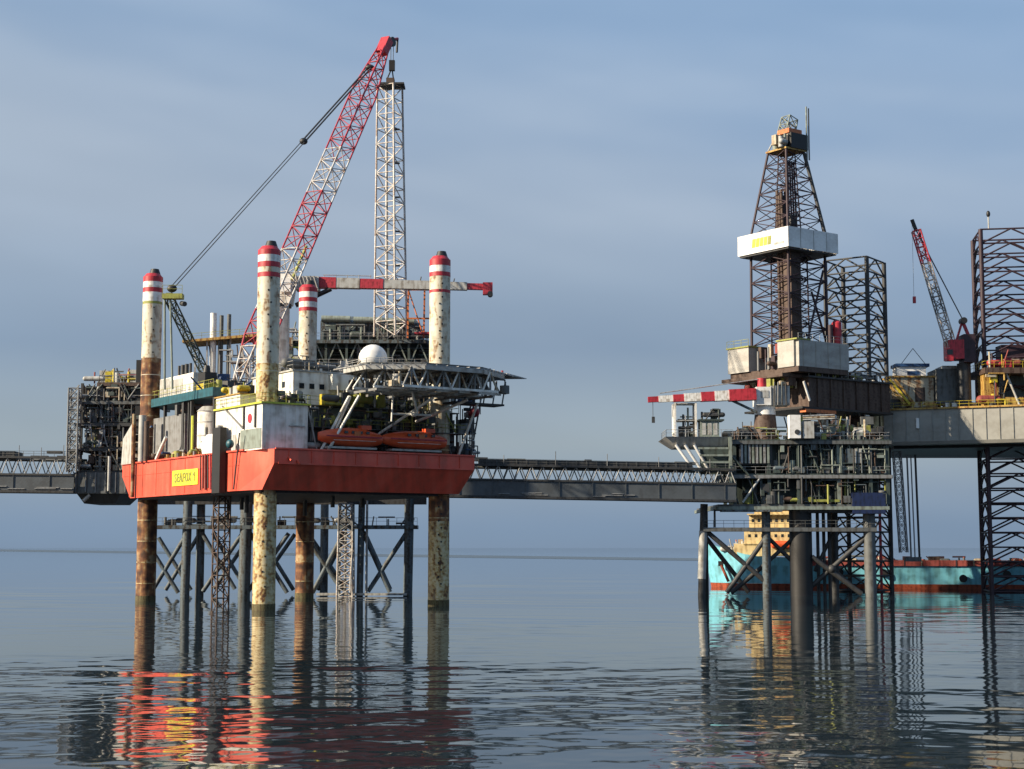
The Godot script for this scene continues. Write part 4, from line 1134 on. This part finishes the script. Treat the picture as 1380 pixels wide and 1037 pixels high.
	bar(t, "raking_strut", Vector3(37.6, 15.2, z1 + 0.2), Vector3(40.6, 19.4, z1 + 0.2), 0.2, "pale_grey", 9)
	bx(t, "underdeck_tank", Vector3(55.4, 13.4, z1 - 3), Vector3(60.8, 16.8, z1 + 0.4), "navy")
	bx(t, "underdeck_grating", Vector3(34.2, 13.7, -257), Vector3(44, 14.4, z1 + 0.4), "jacket_blue")
	bx(t, "cellar_skid", Vector3(47, 13.6, -262), Vector3(57, 14.5, z1 - 0.5), "dark")
	bx(t, "hazard_rail", Vector3(48.4, 15.3, z1 - 0.2), Vector3(53.4, 15.7, z1 + 0.1), "olive")

	t = thing("muster_platform", "flared balcony deck on slanted white struts at the wellhead platform's left end", "deck", Vector3(31, 21, -256))
	loft(t, "deck_plate", [[Vector3(27.0, 24.4, -264), Vector3(27.0, 24.4, -254.8), Vector3(36.0, 24.4, -254.8), Vector3(36.0, 24.4, -264)], [Vector3(25.0, 25.9, -266), Vector3(25.0, 25.9, -253.6), Vector3(36.0, 25.9, -253.6), Vector3(36.0, 25.9, -266)]], "pale_grey")
	for i in 3:
		bar(t, "slanted_strut", Vector3(26.8 + i * 1.5, 24.6, -254.4), Vector3(29.8 + i * 1.2, 20.4, -254.6), 0.24, "clean_white", 9)
	for i in 4:
		beam(t, "louvre_beam", Vector3(30.4 + i * 0.2, 24.0 - i * 1.15, -253.6), Vector3(35.6, 24.0 - i * 1.15, -253.6), 0.3, "pale_green" if i < 3 else "grey")
	bx(t, "louvre_back", Vector3(30.8, 19.8, -255.2), Vector3(35.6, 24.3, -254.6), "dark_green")
	beam(t, "corner_column", Vector3(35.6, 15.0, -253.6), Vector3(35.6, 25.8, -253.6), 0.5, "pale_green")
	bar(t, "brace", Vector3(35.6, 23.0, -253.8), Vector3(38.6, 19.6, -253.8), 0.2, "dark_green")
	for i in 4:
		bar(t, "hip_brace", Vector3(33.8, 19.6, -253.8), Vector3(31.8 + i * 1.5, 17.4, -253.8), 0.2, "jacket_blue")
	railing(t, [Vector3(25.2, 25.9, -262), Vector3(25.2, 25.9, -253.8), Vector3(36, 25.9, -253.8)])

	t = thing("vent_tower", "pale square service tower standing on the flared balcony deck", "tower", Vector3(28, 25.9, -256))
	for p in [[26.8, -255.0], [30.2, -255.0], [26.8, -258.2], [30.2, -258.2]]:
		beam(t, "post", Vector3(p[0], 25.9, p[1]), Vector3(p[0], 31.6, p[1]), 0.32, "white")
	bx(t, "clad_panel", Vector3(26.6, 26.6, -258.2), Vector3(26.8, 31.4, -255.0), "white")
	for y in [28.6, 31.4]:
		bx(t, "landing", Vector3(26.7, y, -258.2), Vector3(30.4, y + 0.15, -254.9), "pale_grey")
	equipment(t, Vector3(27.2, 26, -257), Vector3(30.2, 31, -255.2), 16, ["pale_grey", "galvanised", "dark", "white", "pale_green"], 94)

	t = thing("control_cabin", "small pale grey cabin with roof clutter beside the service tower", "cabin", Vector3(32.4, 25.9, -256))
	bx(t, "wall", Vector3(30.9, 25.92, -258), Vector3(34.0, 28.6, -254.8), "pale_green")
	bx(t, "roof", Vector3(30.6, 28.6, -258.3), Vector3(34.8, 28.85, -254.5), "dark_green")
	for i in 3:
		bx(t, "wall_panel", Vector3(31.2 + i * 0.95, 26.3, -254.8), Vector3(31.8 + i * 0.95, 28.2, -254.74), "pale_grey")
	equipment(t, Vector3(31, 28.85, -257), Vector3(34, 30.6, -255), 9, ["dark_green", "mid_grey", "dark"], 95)

	# pedestal crane
	t = thing("pedestal_crane", "white cab crane with level red and white boom on the wellhead platform", "crane", Vector3(41.7, 25.5, -256.6))
	cyl(t, "pedestal", Vector3(41.9, 25.5, -257), 2.1, 4.2, "brown", 24, 0.82)
	cyl(t, "turret", Vector3(41.9, 29.7, -257), 1.75, 1.5, "clean_white", 24)
	bx(t, "house", Vector3(40.2, 31.2, -259), Vector3(42.6, 34.2, -254.8), "clean_white")
	bx(t, "machinery", Vector3(42.6, 31.2, -258.6), Vector3(45.7, 34.4, -255), "pale_grey")
	for i in 4:
		bar(t, "machinery_pipe", Vector3(43 + i * 0.7, 31.2, -254.8), Vector3(43.2 + i * 0.6, 35.0, -254.8), 0.12, ["dark", "grey", "jacket_blue"][i % 3])
	bx(t, "cab_window", Vector3(40.9, 32.4, -254.8), Vector3(42.2, 33.6, -254.74), "pale_grey")
	cyl(t, "beacon_post", Vector3(41.3, 34.2, -256), 0.75, 1.5, "stripe_red", 16)
	var x := 40.1
	var y := 33.0
	for s in [[4.4, 2.1, "stripe_red"], [2.4, 1.8, "stripe_white"], [2.2, 1.7, "stripe_red"], [2.8, 1.5, "stripe_white"], [1.8, 1.3, "stripe_red"], [2.4, 1.15, "stripe_white"], [1.7, 1.0, "stripe_red"]]:
		var nx: float = x - s[0]
		var ny: float = y - s[0] * 0.05
		beam(t, "boom_section", Vector3(x, y, -255.4), Vector3(nx, ny, -255.4), s[1], s[2], s[1] * 0.9)
		x = nx
		y = ny
	bar(t, "boom_stay", Vector3(41.2, 35.6, -255.6), Vector3(24.4, 33.2, -255.6), 0.09, "galvanised", 6)
	bar(t, "luffing_cylinder", Vector3(40.4, 30.0, -255.4), Vector3(36.2, 32.0, -255.4), 0.22, "jacket_blue", 10)
	bar(t, "hoist_rope", Vector3(23.2, 31.8, -255.4), Vector3(23.2, 29.2, -255.4), 0.05, "dark", 5)
	bx(t, "hook_block", Vector3(23.0, 28.3, -255.6), Vector3(23.5, 29.3, -255.2), "dark")

	t = thing("flow_skid", "pale blue-white equipment skid beside the brown crane pedestal", "equipment skid", Vector3(47, 25.5, -254.6))
	bx(t, "frame", Vector3(45.2, 25.6, -254.6), Vector3(47.0, 29.4, -252.8), "clean_white")
	bar(t, "porthole", Vector3(46.4, 26.6, -252.85), Vector3(46.4, 26.6, -252.7), 0.42, "dark", 16)
	bx(t, "side_cabinet", Vector3(47.4, 25.6, -254.6), Vector3(49.2, 28.4, -253.0), "pale_grey")
	for i in 3:
		bar(t, "pipe_spool", Vector3(47.4, 28.6 + i * 0.3, -253), Vector3(52.6, 28.8 + i * 0.3, -253), 0.15, ["pale_grey", "tan", "galvanised"][i], 9)

# ---------------------------------------------------------------- jack-up drilling rig
func truss_leg(par: Node3D, label: String, c: Vector3, w: float, top: float, yaw: float, m: String) -> void:
	var g := section(par, "leg", c)
	g.set_meta("label", label)
	var side := Vector3(cos(yaw), 0, sin(yaw))
	var bays := int(round((top + 5.0) / 2.62))
	lattice(g, Vector3(c.x, -5, c.z), Vector3(c.x, top, c.z), w, w, bays, 0.42, 0.16, [[1.0, m]], "k", side)

func drilling_rig() -> void:
	FR = Transform3D()
	var t := thing("drilling_jackup", "grey jack-up drilling rig hull on dark square lattice legs", "drilling rig", Vector3(85, 0, -285))
	# hull, lit long face turned a little to the left
	var pl := [Vector3(66.8, 0, -279.0), Vector3(97, 0, -266.5), Vector3(118, 0, -282), Vector3(112, 0, -318), Vector3(72, 0, -318)]
	var rows := []
	for y in [26.1, 26.7, 32.4]:
		var ring := []
		for i in range(pl.size() - 1, -1, -1):
			var p: Vector3 = pl[i]
			var k := 0.985 if y < 26.2 else 1.0
			ring.append(Vector3(92 + (p.x - 92) * k, y, -292 + (p.z + 292) * k))
		rows.append(ring)
	loft(t, "hull", rows, "hull_grey")
	loft(t, "bottom_plate", [[Vector3(74, 25.6, -310), Vector3(112, 25.6, -310), Vector3(112, 25.6, -284), Vector3(96, 25.6, -272.5), Vector3(69, 25.6, -281)], [Vector3(74, 26.09, -310), Vector3(112, 26.09, -310), Vector3(112, 26.09, -284), Vector3(96, 26.09, -272.5), Vector3(69, 26.09, -281)]], "black")
	beam(t, "deck_edge", Vector3(66.9, 32.5, -278.8), Vector3(97, 32.5, -266.3), 0.3, "ochre")
	for i in 14:
		var p := Vector3(66.8, 0, -278.9).lerp(Vector3(97, 0, -266.4), 0.05 + i * 0.07)
		beam(t, "hull_seam", Vector3(p.x, 26.8, p.z), Vector3(p.x, 32.2, p.z), 0.09, "hull_grey")
	beam(t, "fender", Vector3(72.2, 29.0, -276.6), Vector3(72.2, 30.8, -276.6), 0.5, "clean_white")
	railing(t, [Vector3(66.9, 32.5, -278.6), Vector3(97, 32.5, -266.2)], "yellow")
	truss_leg(t, "lattice leg behind the derrick", Vector3(63.3, 0, -284), 8.1, 60.4, 0.62, "dark")
	truss_leg(t, "tall wine-dark lattice leg by the red crane", Vector3(90.6, 0, -281), 10.6, 65.0, 0.16, "wine")
	# leg top lamp and ladder
	bar(t, "leg_beacon", Vector3(86.0, 65, -276.5), Vector3(86.0, 67.4, -276.5), 0.14, "pale_grey", 7)
	ball(t, "leg_beacon_lamp", Vector3(86.0, 67.8, -276.5), Vector3(0.35, 0.6, 0.35), "black")
	# red-lit inner chords under the hull
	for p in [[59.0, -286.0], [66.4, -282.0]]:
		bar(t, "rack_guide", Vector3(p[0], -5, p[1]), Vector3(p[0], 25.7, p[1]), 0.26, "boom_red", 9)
	# jacking frame and deck works
	bx(t, "jack_house", Vector3(83.4, 32.5, -277.4), Vector3(86.4, 38.4, -273.6), "ochre")
	bx(t, "jack_house", Vector3(86.8, 32.5, -276.8), Vector3(97, 34.2, -272.6), "ochre")
	bx(t, "upper_deck", Vector3(83.2, 38.4, -284), Vector3(100, 39.4, -272.2), "brown")
	bx(t, "machinery_space", Vector3(86.6, 34.2, -283), Vector3(99, 38.3, -276), "dark_green")
	for i in 4:
		bar(t, "support_brace", Vector3(87.2 + i * 3.0, 38.4, -273), Vector3(89.2 + i * 3.0, 32.6, -272.4), 0.2, "pale_grey" if i % 2 == 0 else "tan")
	railing(t, [Vector3(83.2, 39.4, -284), Vector3(83.2, 39.4, -272.3), Vector3(100, 39.4, -272.3)], "yellow")
	equipment(t, Vector3(83.4, 32.6, -273.4), Vector3(86.6, 39.2, -272.2), 20, ["yellow", "ochre", "tan", "rust_red", "dark"], 101)
	equipment(t, Vector3(84, 39.4, -276), Vector3(98, 42.6, -272.8), 26, ["yellow", "rust_red", "wine", "dark", "tan", "boom_red"], 102)
	equipment(t, Vector3(67.4, 32.5, -282), Vector3(82.6, 34.4, -278.6), 40, ["tan", "ochre", "brown", "pale_grey", "dark", "white", "yellow"], 103)
	bx(t, "wire_winch_house", Vector3(87.6, 39.4, -280), Vector3(93.0, 44.0, -276.6), "wine")
	# main deck house and service block
	bx(t, "tan_house", Vector3(68.4, 33.0, -284), Vector3(76.0, 38.4, -279.2), "tan")
	bx(t, "tan_house_roof", Vector3(68.0, 38.4, -284.4), Vector3(76.2, 38.7, -278.9), "ochre")
	bx(t, "tan_house_door", Vector3(72.6, 34.0, -279.2), Vector3(74.4, 36.6, -279.12), "brown")
	bx(t, "grey_house", Vector3(76.2, 33.6, -284), Vector3(82.2, 39.8, -277.6), "mid_grey")
	bx(t, "grey_house_roof", Vector3(77.4, 39.8, -283), Vector3(81.8, 40.4, -278), "pale_grey")
	for i in 3:
		beam(t, "ochre_stair", Vector3(67.0 + i * 0.9, 38.0, -278.4), Vector3(70.4 + i * 0.9, 33.4, -278.0), 0.4, "ochre" if i != 1 else "yellow")
	equipment(t, Vector3(76.4, 32.6, -279), Vector3(82.8, 34.0, -276.2), 14, ["white", "tan", "brown", "dark"], 104)
	# big dark block where leg and cantilever meet
	bx(t, "transom_block", Vector3(60.4, 28.2, -296), Vector3(67.0, 31.8, -279.6), "brown")
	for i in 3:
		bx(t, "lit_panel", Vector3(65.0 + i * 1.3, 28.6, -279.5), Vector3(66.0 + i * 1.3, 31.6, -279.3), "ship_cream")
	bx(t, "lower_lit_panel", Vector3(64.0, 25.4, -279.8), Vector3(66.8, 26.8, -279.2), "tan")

	t = thing("survival_cabin", "white and blue cabin with slings on the rig's tan deck house", "cabin", Vector3(73, 38.7, -281))
	bx(t, "wall", Vector3(69.6, 38.72, -283), Vector3(74.8, 40.4, -279.6), "clean_white")
	bx(t, "blue_band", Vector3(71.4, 38.9, -279.6), Vector3(73.6, 39.6, -279.5), "blue")
	bx(t, "roof", Vector3(69.3, 40.4, -283.2), Vector3(75.4, 40.95, -279.3), "blue")
	bar(t, "sling", Vector3(70.6, 40.9, -281), Vector3(72.9, 43.9, -281), 0.06, "dark", 5)
	bar(t, "sling", Vector3(75.2, 40.9, -281), Vector3(72.9, 43.9, -281), 0.06, "dark", 5)

	# rig crane
	t = thing("rig_crane", "crimson crane with raised lattice boom on the drilling rig's grey deck", "crane", Vector3(80.2, 40, -275.6))
	cyl(t, "pedestal", Vector3(80.6, 32.5, -276), 1.2, 8.0, "dark", 20)
	bx(t, "house", Vector3(77.6, 41.2, -278), Vector3(80.2, 44.6, -274), "stripe_red")
	bx(t, "engine_house", Vector3(80.2, 40.6, -277.6), Vector3(82.2, 45.6, -274), "wine")
	bx(t, "operator_cab", Vector3(77.0, 40.8, -275.2), Vector3(78.2, 43.0, -273.8), "stripe_red")
	bx(t, "cab_window", Vector3(77.1, 41.9, -273.8), Vector3(78.1, 42.8, -273.74), "window")
	beam(t, "gantry", Vector3(81.6, 45.6, -276), Vector3(80.6, 48.2, -276), 0.5, "boom_red")
	beam(t, "gantry", Vector3(79.4, 44.6, -276), Vector3(80.6, 48.2, -276), 0.35, "boom_red")
	bar(t, "gantry_sheave", Vector3(80.7, 48.2, -275.2), Vector3(80.7, 48.2, -276.8), 0.6, "black", 14)
	var f := Vector3(78.4, 43.6, -275.8)
	var h := Vector3(72.7, 64.6, -275.8)
	var bm := section(t, "boom", f)
	lattice(bm, f, h, 1.5, 1.3, 14, 0.13, 0.08, [[0.28, "lattice_white"], [0.22, "grey"], [0.2, "lattice_white"], [1.0, "boom_red"]], "z", Vector3(1, 0.3, 0))
	bar(bm, "boom_head", h, h + Vector3(-0.7, 2.0, 0), 0.35, "black", 9)
	bar(t, "pendant", Vector3(80.7, 48.2, -275.8), h, 0.08, "dark", 5)
	bar(t, "pendant", Vector3(80.9, 48.2, -276.2), h + Vector3(0.2, 0, -0.3), 0.08, "dark", 5)
	bar(t, "hoist_rope", h + Vector3(-0.7, 1.8, 0), Vector3(72.0, 52.6, -275.8), 0.035, "galvanised", 5)
	bx(t, "hook_block", Vector3(71.8, 51.4, -276), Vector3(72.3, 52.6, -275.6), "stripe_red")

	# hanging pipes
	t = thing("raw_water_tower", "slim grey lattice and pipes hanging below the rig hull to the water", "pipe tower", Vector3(70.5, 8, -280))
	lattice(t, Vector3(70.4, 7.0, -281.5), Vector3(69.6, 25.2, -281.5), 1.3, 1.3, 13, 0.09, 0.06, [[1.0, "lace"]], "x")
	for p in [[71.4, 0.16, "grey"], [72.1, 0.12, "lace"], [72.9, 0.2, "dark"]]:
		bar(t, "hanging_pipe", Vector3(p[0] + 0.3, 5.8, -281.4), Vector3(p[0], 24.6, -281.4), p[1], p[2], 8)
	bx(t, "pump_foot", Vector3(70.6, 5.4, -282), Vector3(73.4, 6.2, -280.8), "mid_grey")

	# cantilever, drill floor and derrick in a frame turned like the barge; x runs right and away, z towards the left-hand front
	FR = RIG
	t = thing("cantilever", "dark brown cantilever box girder reaching over the wellhead platform", "cantilever", Vector3(6, 31, 0))
	bx(t, "girder", Vector3(-3.0, 31.6, -6), Vector3(17.5, 36.6, 7.2), "brown")
	for i in 6:
		bx(t, "web_stiffener", Vector3(-1.0 + i * 3.2, 31.7, 7.2), Vector3(-0.8 + i * 3.2, 36.5, 7.42), "brown")
	bx(t, "top_flange", Vector3(-3.3, 36.6, -6.3), Vector3(17.8, 36.9, 7.6), "dark")
	bx(t, "bottom_flange", Vector3(-5.0, 31.2, -6.3), Vector3(17.8, 31.55, 7.6), "black")
	bar(t, "end_strut", Vector3(-4.4, 35.8, 7.4), Vector3(-3.0, 32.6, 7.4), 0.2, "clean_white", 8)
	bx(t, "orange_beam", Vector3(-4.4, 30.6, 6.4), Vector3(3.0, 31.15, 7.8), "orange")
	railing(t, [Vector3(-3.2, 36.9, 7.5), Vector3(17.7, 36.9, 7.5)], "galvanised")
	equipment(t, Vector3(-3.0, 36.9, 4), Vector3(16, 38.4, 7.2), 34, ["dark", "brown", "pale_grey", "tan", "mid_grey", "olive"], 111)
	equipment(t, Vector3(-4.0, 27.4, 4.6), Vector3(12, 31.0, 7.4), 34, ["tan", "ship_cream", "olive", "dark", "brown", "white"], 112)

	t = thing("drill_floor", "pale weathered drill floor house standing under the derrick", "drill floor", Vector3(0, 38, 0))
	bx(t, "floor_base", Vector3(-6.2, 37.4, -8.4), Vector3(6.0, 38.3, 8.0), "brown")
	bx(t, "right_wall", Vector3(-6.0, 38.3, 7.2), Vector3(6.2, 42.8, 8.0), "house_grey")
	bx(t, "corner_house", Vector3(-6.4, 38.3, 3.4), Vector3(-3.4, 42.8, 7.2), "house_grey")
	bx(t, "left_house", Vector3(-6.6, 38.3, -8.6), Vector3(-1, 42.6, -3.4), "house_grey")
	bx(t, "left_house_roof", Vector3(-6.8, 42.6, -8.8), Vector3(-0.8, 42.85, -3.2), "olive")
	bx(t, "corner_roof", Vector3(-6.6, 42.8, 3.2), Vector3(-3.2, 43.05, 8.1), "olive")
	equipment(t, Vector3(-6.4, 38.3, -3.2), Vector3(-2, 42.6, 3.2), 34, ["rust_red", "pale_grey", "tan", "brown", "wine", "grey"], 113)
	bx(t, "under_platform", Vector3(-8, 36.6, -8.8), Vector3(-2, 37.2, 6.0), "brown")
	equipment(t, Vector3(-7.6, 34.8, -8), Vector3(-2, 36.6, 6), 24, ["tan", "brown", "dark", "rust_red", "olive"], 114)
	railing(t, [Vector3(-6.7, 42.85, -8.7), Vector3(-6.7, 42.85, -3.3)], "olive")
	railing(t, [Vector3(-6.0, 42.8, 7.9), Vector3(6.1, 42.8, 7.9)], "galvanised")
	for i in 4:
		bx(t, "wall_rib", Vector3(-5.0 + i * 3.0, 38.4, 8.0), Vector3(-4.85 + i * 3.0, 42.6, 8.12), "house_grey")

	t = thing("red_drum", "bright red upright cylinder at the derrick foot", "drum", Vector3(4.2, 42.8, 7.2))
	cyl(t, "shell", Vector3(4.5, 42.85, 6.9), 0.85, 3.6, "stripe_red", 20)
	ball(t, "dome", Vector3(4.5, 46.4, 6.9), Vector3(0.85, 0.6, 0.85), "stripe_red")
	cyl(t, "second_drum", Vector3(2.8, 42.85, 7.0), 0.45, 3.2, "wine", 14)

	t = thing("derrick", "drilling derrick with white windbreak panels and dark crown block", "derrick", Vector3(0, 42.8, 0))
	var low := section(t, "lower_mast", Vector3(0, 42.8, 0))
	lattice(low, Vector3(0, 42.9, 0), Vector3(0, 62.5, 0), 9.2, 9.0, 7, 0.25, 0.1, [[1.0, "wine"]], "x", Vector3(1, 0, 0))
	lattice(low, Vector3(0.9, 43, -0.6), Vector3(0.9, 58.6, -0.6), 4.6, 4.4, 8, 0.14, 0.08, [[1.0, "wine"]], "z", Vector3(1, 0, 0))
	var up_ := section(t, "upper_mast", Vector3(0, 62.5, 0))
	lattice(up_, Vector3(0, 62.5, 0), Vector3(0, 77.4, 0), 9.0, 4.4, 6, 0.22, 0.085, [[1.0, "wine"]], "x", Vector3(1, 0, 0))
	lattice(up_, Vector3(0.5, 62.6, -0.3), Vector3(0.2, 77.2, 0), 3.2, 2.0, 8, 0.12, 0.07, [[1.0, "wine"]], "z", Vector3(1, 0, 0))
	bar(t, "right_leg_pipe", Vector3(4.6, 62.6, 4.6), Vector3(2.3, 77.2, 2.2), 0.32, "dark", 9)
	# pipe stands racked inside
	for i in 9:
		bar(t, "drill_pipe_stand", Vector3(-3.4 + (i % 3) * 0.5, 43, 1.2 + i / 3 * 0.9), Vector3(-3.2 + (i % 3) * 0.5, 70.0 - i % 2, 0.8 + i / 3 * 0.5), 0.28, ["brown", "wine", "brown"][i % 3], 8)
	bx(t, "racked_stands", Vector3(-3.6, 43, 2.4), Vector3(-1.2, 61.5, 4.2), "brown")
	for i in 4:
		bar(t, "guide_rail", Vector3(0.2 + i * 0.8, 43, 0.5), Vector3(0.1 + i * 0.5, 76, 0.3), 0.16, "wine", 7)
	bx(t, "travelling_block", Vector3(0, 62.4, -0.6), Vector3(1.6, 66.2, 0.9), "dark")
	# windbreak
	var wb := section(t, "windbreak", Vector3(0, 58, 0))
	for s in [[-6.0, 6.0]]:
		bx(wb, "front_left_panel", Vector3(-6.15, 59.0, -6.0), Vector3(-6.0, 62.5, 6.0), "clean_white")
		bx(wb, "front_right_panel", Vector3(-6.15, 59.0, 6.0), Vector3(6.15, 62.5, 6.15), "clean_white")
		bx(wb, "rear_panel", Vector3(6.0, 59.0, -6.0), Vector3(6.15, 62.5, 5.98), "clean_white")
		bx(wb, "rear_panel", Vector3(-6.15, 59.0, -6.15), Vector3(6.15, 62.5, -6.01), "clean_white")
	for i in 3:
		bx(wb, "panel_joint", Vector3(-3.2 + i * 3.2, 59.1, 6.15), Vector3(-3.1 + i * 3.2, 62.4, 6.2), "pale_grey")
	bx(wb, "monkey_board", Vector3(-5.9, 58.7, -5.9), Vector3(5.9, 58.95, 5.9), "dark")
	# lime emblem: a row of slanted letters' strokes and a thin grey line of print, as far as it can be read
	for i in 5:
		loft(wb, "emblem_stroke", [[Vector3(-6.2, 60.0, -2.6 + i * 0.95), Vector3(-6.15, 60.0, -2.6 + i * 0.95), Vector3(-6.15, 60.0, -1.8 + i * 0.95), Vector3(-6.2, 60.0, -1.8 + i * 0.95)], [Vector3(-6.2, 61.5, -2.4 + i * 0.95), Vector3(-6.15, 61.5, -2.4 + i * 0.95), Vector3(-6.15, 61.5, -1.6 + i * 0.95), Vector3(-6.2, 61.5, -1.6 + i * 0.95)]], "lime" if i < 4 else "olive")
	bx(wb, "print_line", Vector3(-6.19, 59.7, 2.8), Vector3(-6.15, 60.1, 5.2), "pale_grey")
	# crown
	bx(t, "crown_platform", Vector3(-2.5, 77.4, -2.5), Vector3(2.5, 77.7, 2.5), "ochre")
	bx(t, "crown_block", Vector3(-1.4, 77.7, -0.8), Vector3(2.8, 80.4, 2.7), "black")
	bx(t, "crown_motor", Vector3(-1.6, 80.4, -0.4), Vector3(1.6, 81.2, 2.4), "orange")
	lattice(t, Vector3(-0.4, 80.4, 0.5), Vector3(0.6, 83.6, 0.5), 2.2, 2.0, 2, 0.13, 0.09, [[1.0, "pale_green"]], "x")
	bar(t, "crown_rail", Vector3(-2.4, 77.7, -2), Vector3(-0.4, 81.8, -1), 0.14, "pale_grey", 6)
	equipment(t, Vector3(-3.2, 77.7, -2), Vector3(-1, 80.4, 2.8), 10, ["ochre", "tan", "pale_green", "pale_grey"], 116)
	for s in [0.0, 0.55]:
		bar(t, "antenna_pole", Vector3(2.6 + s, 76, 2.6), Vector3(2.6 + s, 85.6 - s * 0.4, 2.6), 0.14, "pale_green" if s == 0.0 else "grey", 7)
	# braces that run from the floor up inside the right-hand bay
	bar(t, "bay_brace", Vector3(-0.5, 43, 4.7), Vector3(3.8, 56, 4.7), 0.2, "wine")
	bar(t, "bay_brace", Vector3(4.4, 43, 4.7), Vector3(0.8, 52, 4.7), 0.2, "wine")

# ---------------------------------------------------------------- supply ship
func supply_ship() -> void:
	# frame: turned so that the long side looks a little to the left; written for a hull centre line at z -310
	FR = Transform3D(Basis(UP, -0.22), Vector3(75, 0, -309.5)) * Transform3D(Basis(), Vector3(-75, 0, 310))
	var t := thing("supply_ship", "turquoise supply ship with rust-red waterline lying behind the jacket legs", "ship", Vector3(75, 0, -310))
	var stations := [[37.8, 0.2, 9.0], [39.4, 2.4, 8.6], [42.5, 5.4, 7.6], [46.5, 7.4, 6.6], [50, 8, 6.0], [56, 8, 5.8], [57, 8, 4.4], [112, 8, 4.4]]
	var bands := [[-3.0, 0.35, "ship_red", 1.0], [0.35, 1.0, "ship_red", 1.0], [1.0, 9.9, "ship_teal", 1.0]]
	var k := 0
	for bd in [["lower_hull", -3.0, 0.85, "ship_red"], ["upper_hull", 0.87, 99.0, "ship_teal"]]:
		var rows := []
		for s in stations:
			var y0: float = bd[1]
			var y1: float = minf(bd[2], s[2])
			var rake: float = maxf(0.0, 57.0 - s[0]) / 19.2 * 2.2
			var x0: float = s[0] + rake * (1.0 - clampf((y0 + 3) / 12.0, 0, 1))
			var x1: float = s[0] + rake * (1.0 - clampf((y1 + 3) / 12.0, 0, 1))
			var w: float = s[1]
			rows.append([Vector3(x0, y0, -310 + w * 0.93), Vector3(x1, y1, -310 + w), Vector3(x1, y1, -310 - w), Vector3(x0, y0, -310 - w * 0.93)])
		loft(t, bd[0], rows, bd[3])
		k += 1
	beam(t, "white_waterline", Vector3(42, 0.9, -304.4), Vector3(50, 0.9, -301.9), 0.08, "stripe_white")
	beam(t, "cargo_rail", Vector3(57, 4.9, -301.9), Vector3(112, 4.9, -301.9), 0.4, "rust_red", 1.1)
	beam(t, "inner_rail", Vector3(57, 4.6, -303.4), Vector3(112, 4.6, -303.4), 0.5, "wine", 1.0)
	for p in [[73.4, 3.0], [88.0, 2.0], [96.0, 2.8], [65.0, 3.1]]:
		bar(t, "tyre_fender", Vector3(p[0], p[1], -301.95), Vector3(p[0], p[1], -301.5), 0.75, "black", 16)
	for i in 16:
		beam(t, "rail_post", Vector3(58 + i * 3.2, 4.4, -301.75), Vector3(58 + i * 3.2, 5.5, -301.75), 0.25, ["wine", "tan", "rust_red"][i % 3])
	bx(t, "anchor_pocket", Vector3(41.4, 4.2, -304.6), Vector3(42.4, 5.2, -304.0), "black")
	bar(t, "rust_streak_chain", Vector3(42.0, 4.4, -304.2), Vector3(43.4, 1.2, -303.8), 0.3, "ship_red", 8)
	# superstructure
	bx(t, "forecastle_house", Vector3(44.6, 6.2, -316), Vector3(56.4, 8.6, -303.4), "ship_cream")
	bx(t, "first_storey", Vector3(46.6, 8.6, -315.5), Vector3(56.2, 11.6, -303.8), "ship_cream")
	bx(t, "second_storey", Vector3(47.6, 11.6, -315), Vector3(56.0, 14.4, -304.2), "ship_cream")
	bx(t, "third_storey", Vector3(48.6, 14.4, -314.6), Vector3(55.6, 17.0, -304.6), "ship_cream")
	bx(t, "wheelhouse", Vector3(47.8, 17.0, -315.2), Vector3(55.8, 19.8, -304.2), "clean_white")
	for r in [[47.8, 13.2, 55.8, -304.2, 7], [48.9, 15.8, 55.4, -304.6, 6], [47.0, 10.2, 56.0, -303.8, 7]]:
		windows_row(t, Vector3(r[0], r[1], r[3]), Vector3(r[2], r[1], r[3]), r[4], 0.5, 0.6, Vector3(0, 0, 1))
	bx(t, "wheelhouse_glass", Vector3(48.0, 18.0, -304.2), Vector3(55.6, 19.2, -304.1), "window")
	bx(t, "funnel", Vector3(53.6, 12, -312), Vector3(56.8, 17.4, -305), "ship_cream")
	for y in [8.6, 11.6, 14.4, 17.0]:
		bx(t, "deck_overhang", Vector3(46.4 + (y - 8.6) * 0.15, y - 0.1, -315.6), Vector3(56.9, y + 0.12, -303.2), "ship_cream")
	vessel(t, "lifeboat", Vector3(52.6, 8.4, -303.0), Vector3(55.4, 8.4, -303.0), 0.8, "boat_orange")
	bar(t, "mast", Vector3(51, 19.8, -309), Vector3(51, 27.0, -309), 0.2, "pale_grey", 8)
	equipment(t, Vector3(43.4, 6.6, -306), Vector3(47, 9.6, -304), 12, ["ship_cream", "tan", "orange", "pale_grey"], 121)
	equipment(t, Vector3(58, 4.6, -308), Vector3(110, 6.2, -302.6), 60, ["rust_red", "ship_red", "wine", "tan", "brown", "mid_grey"], 122)
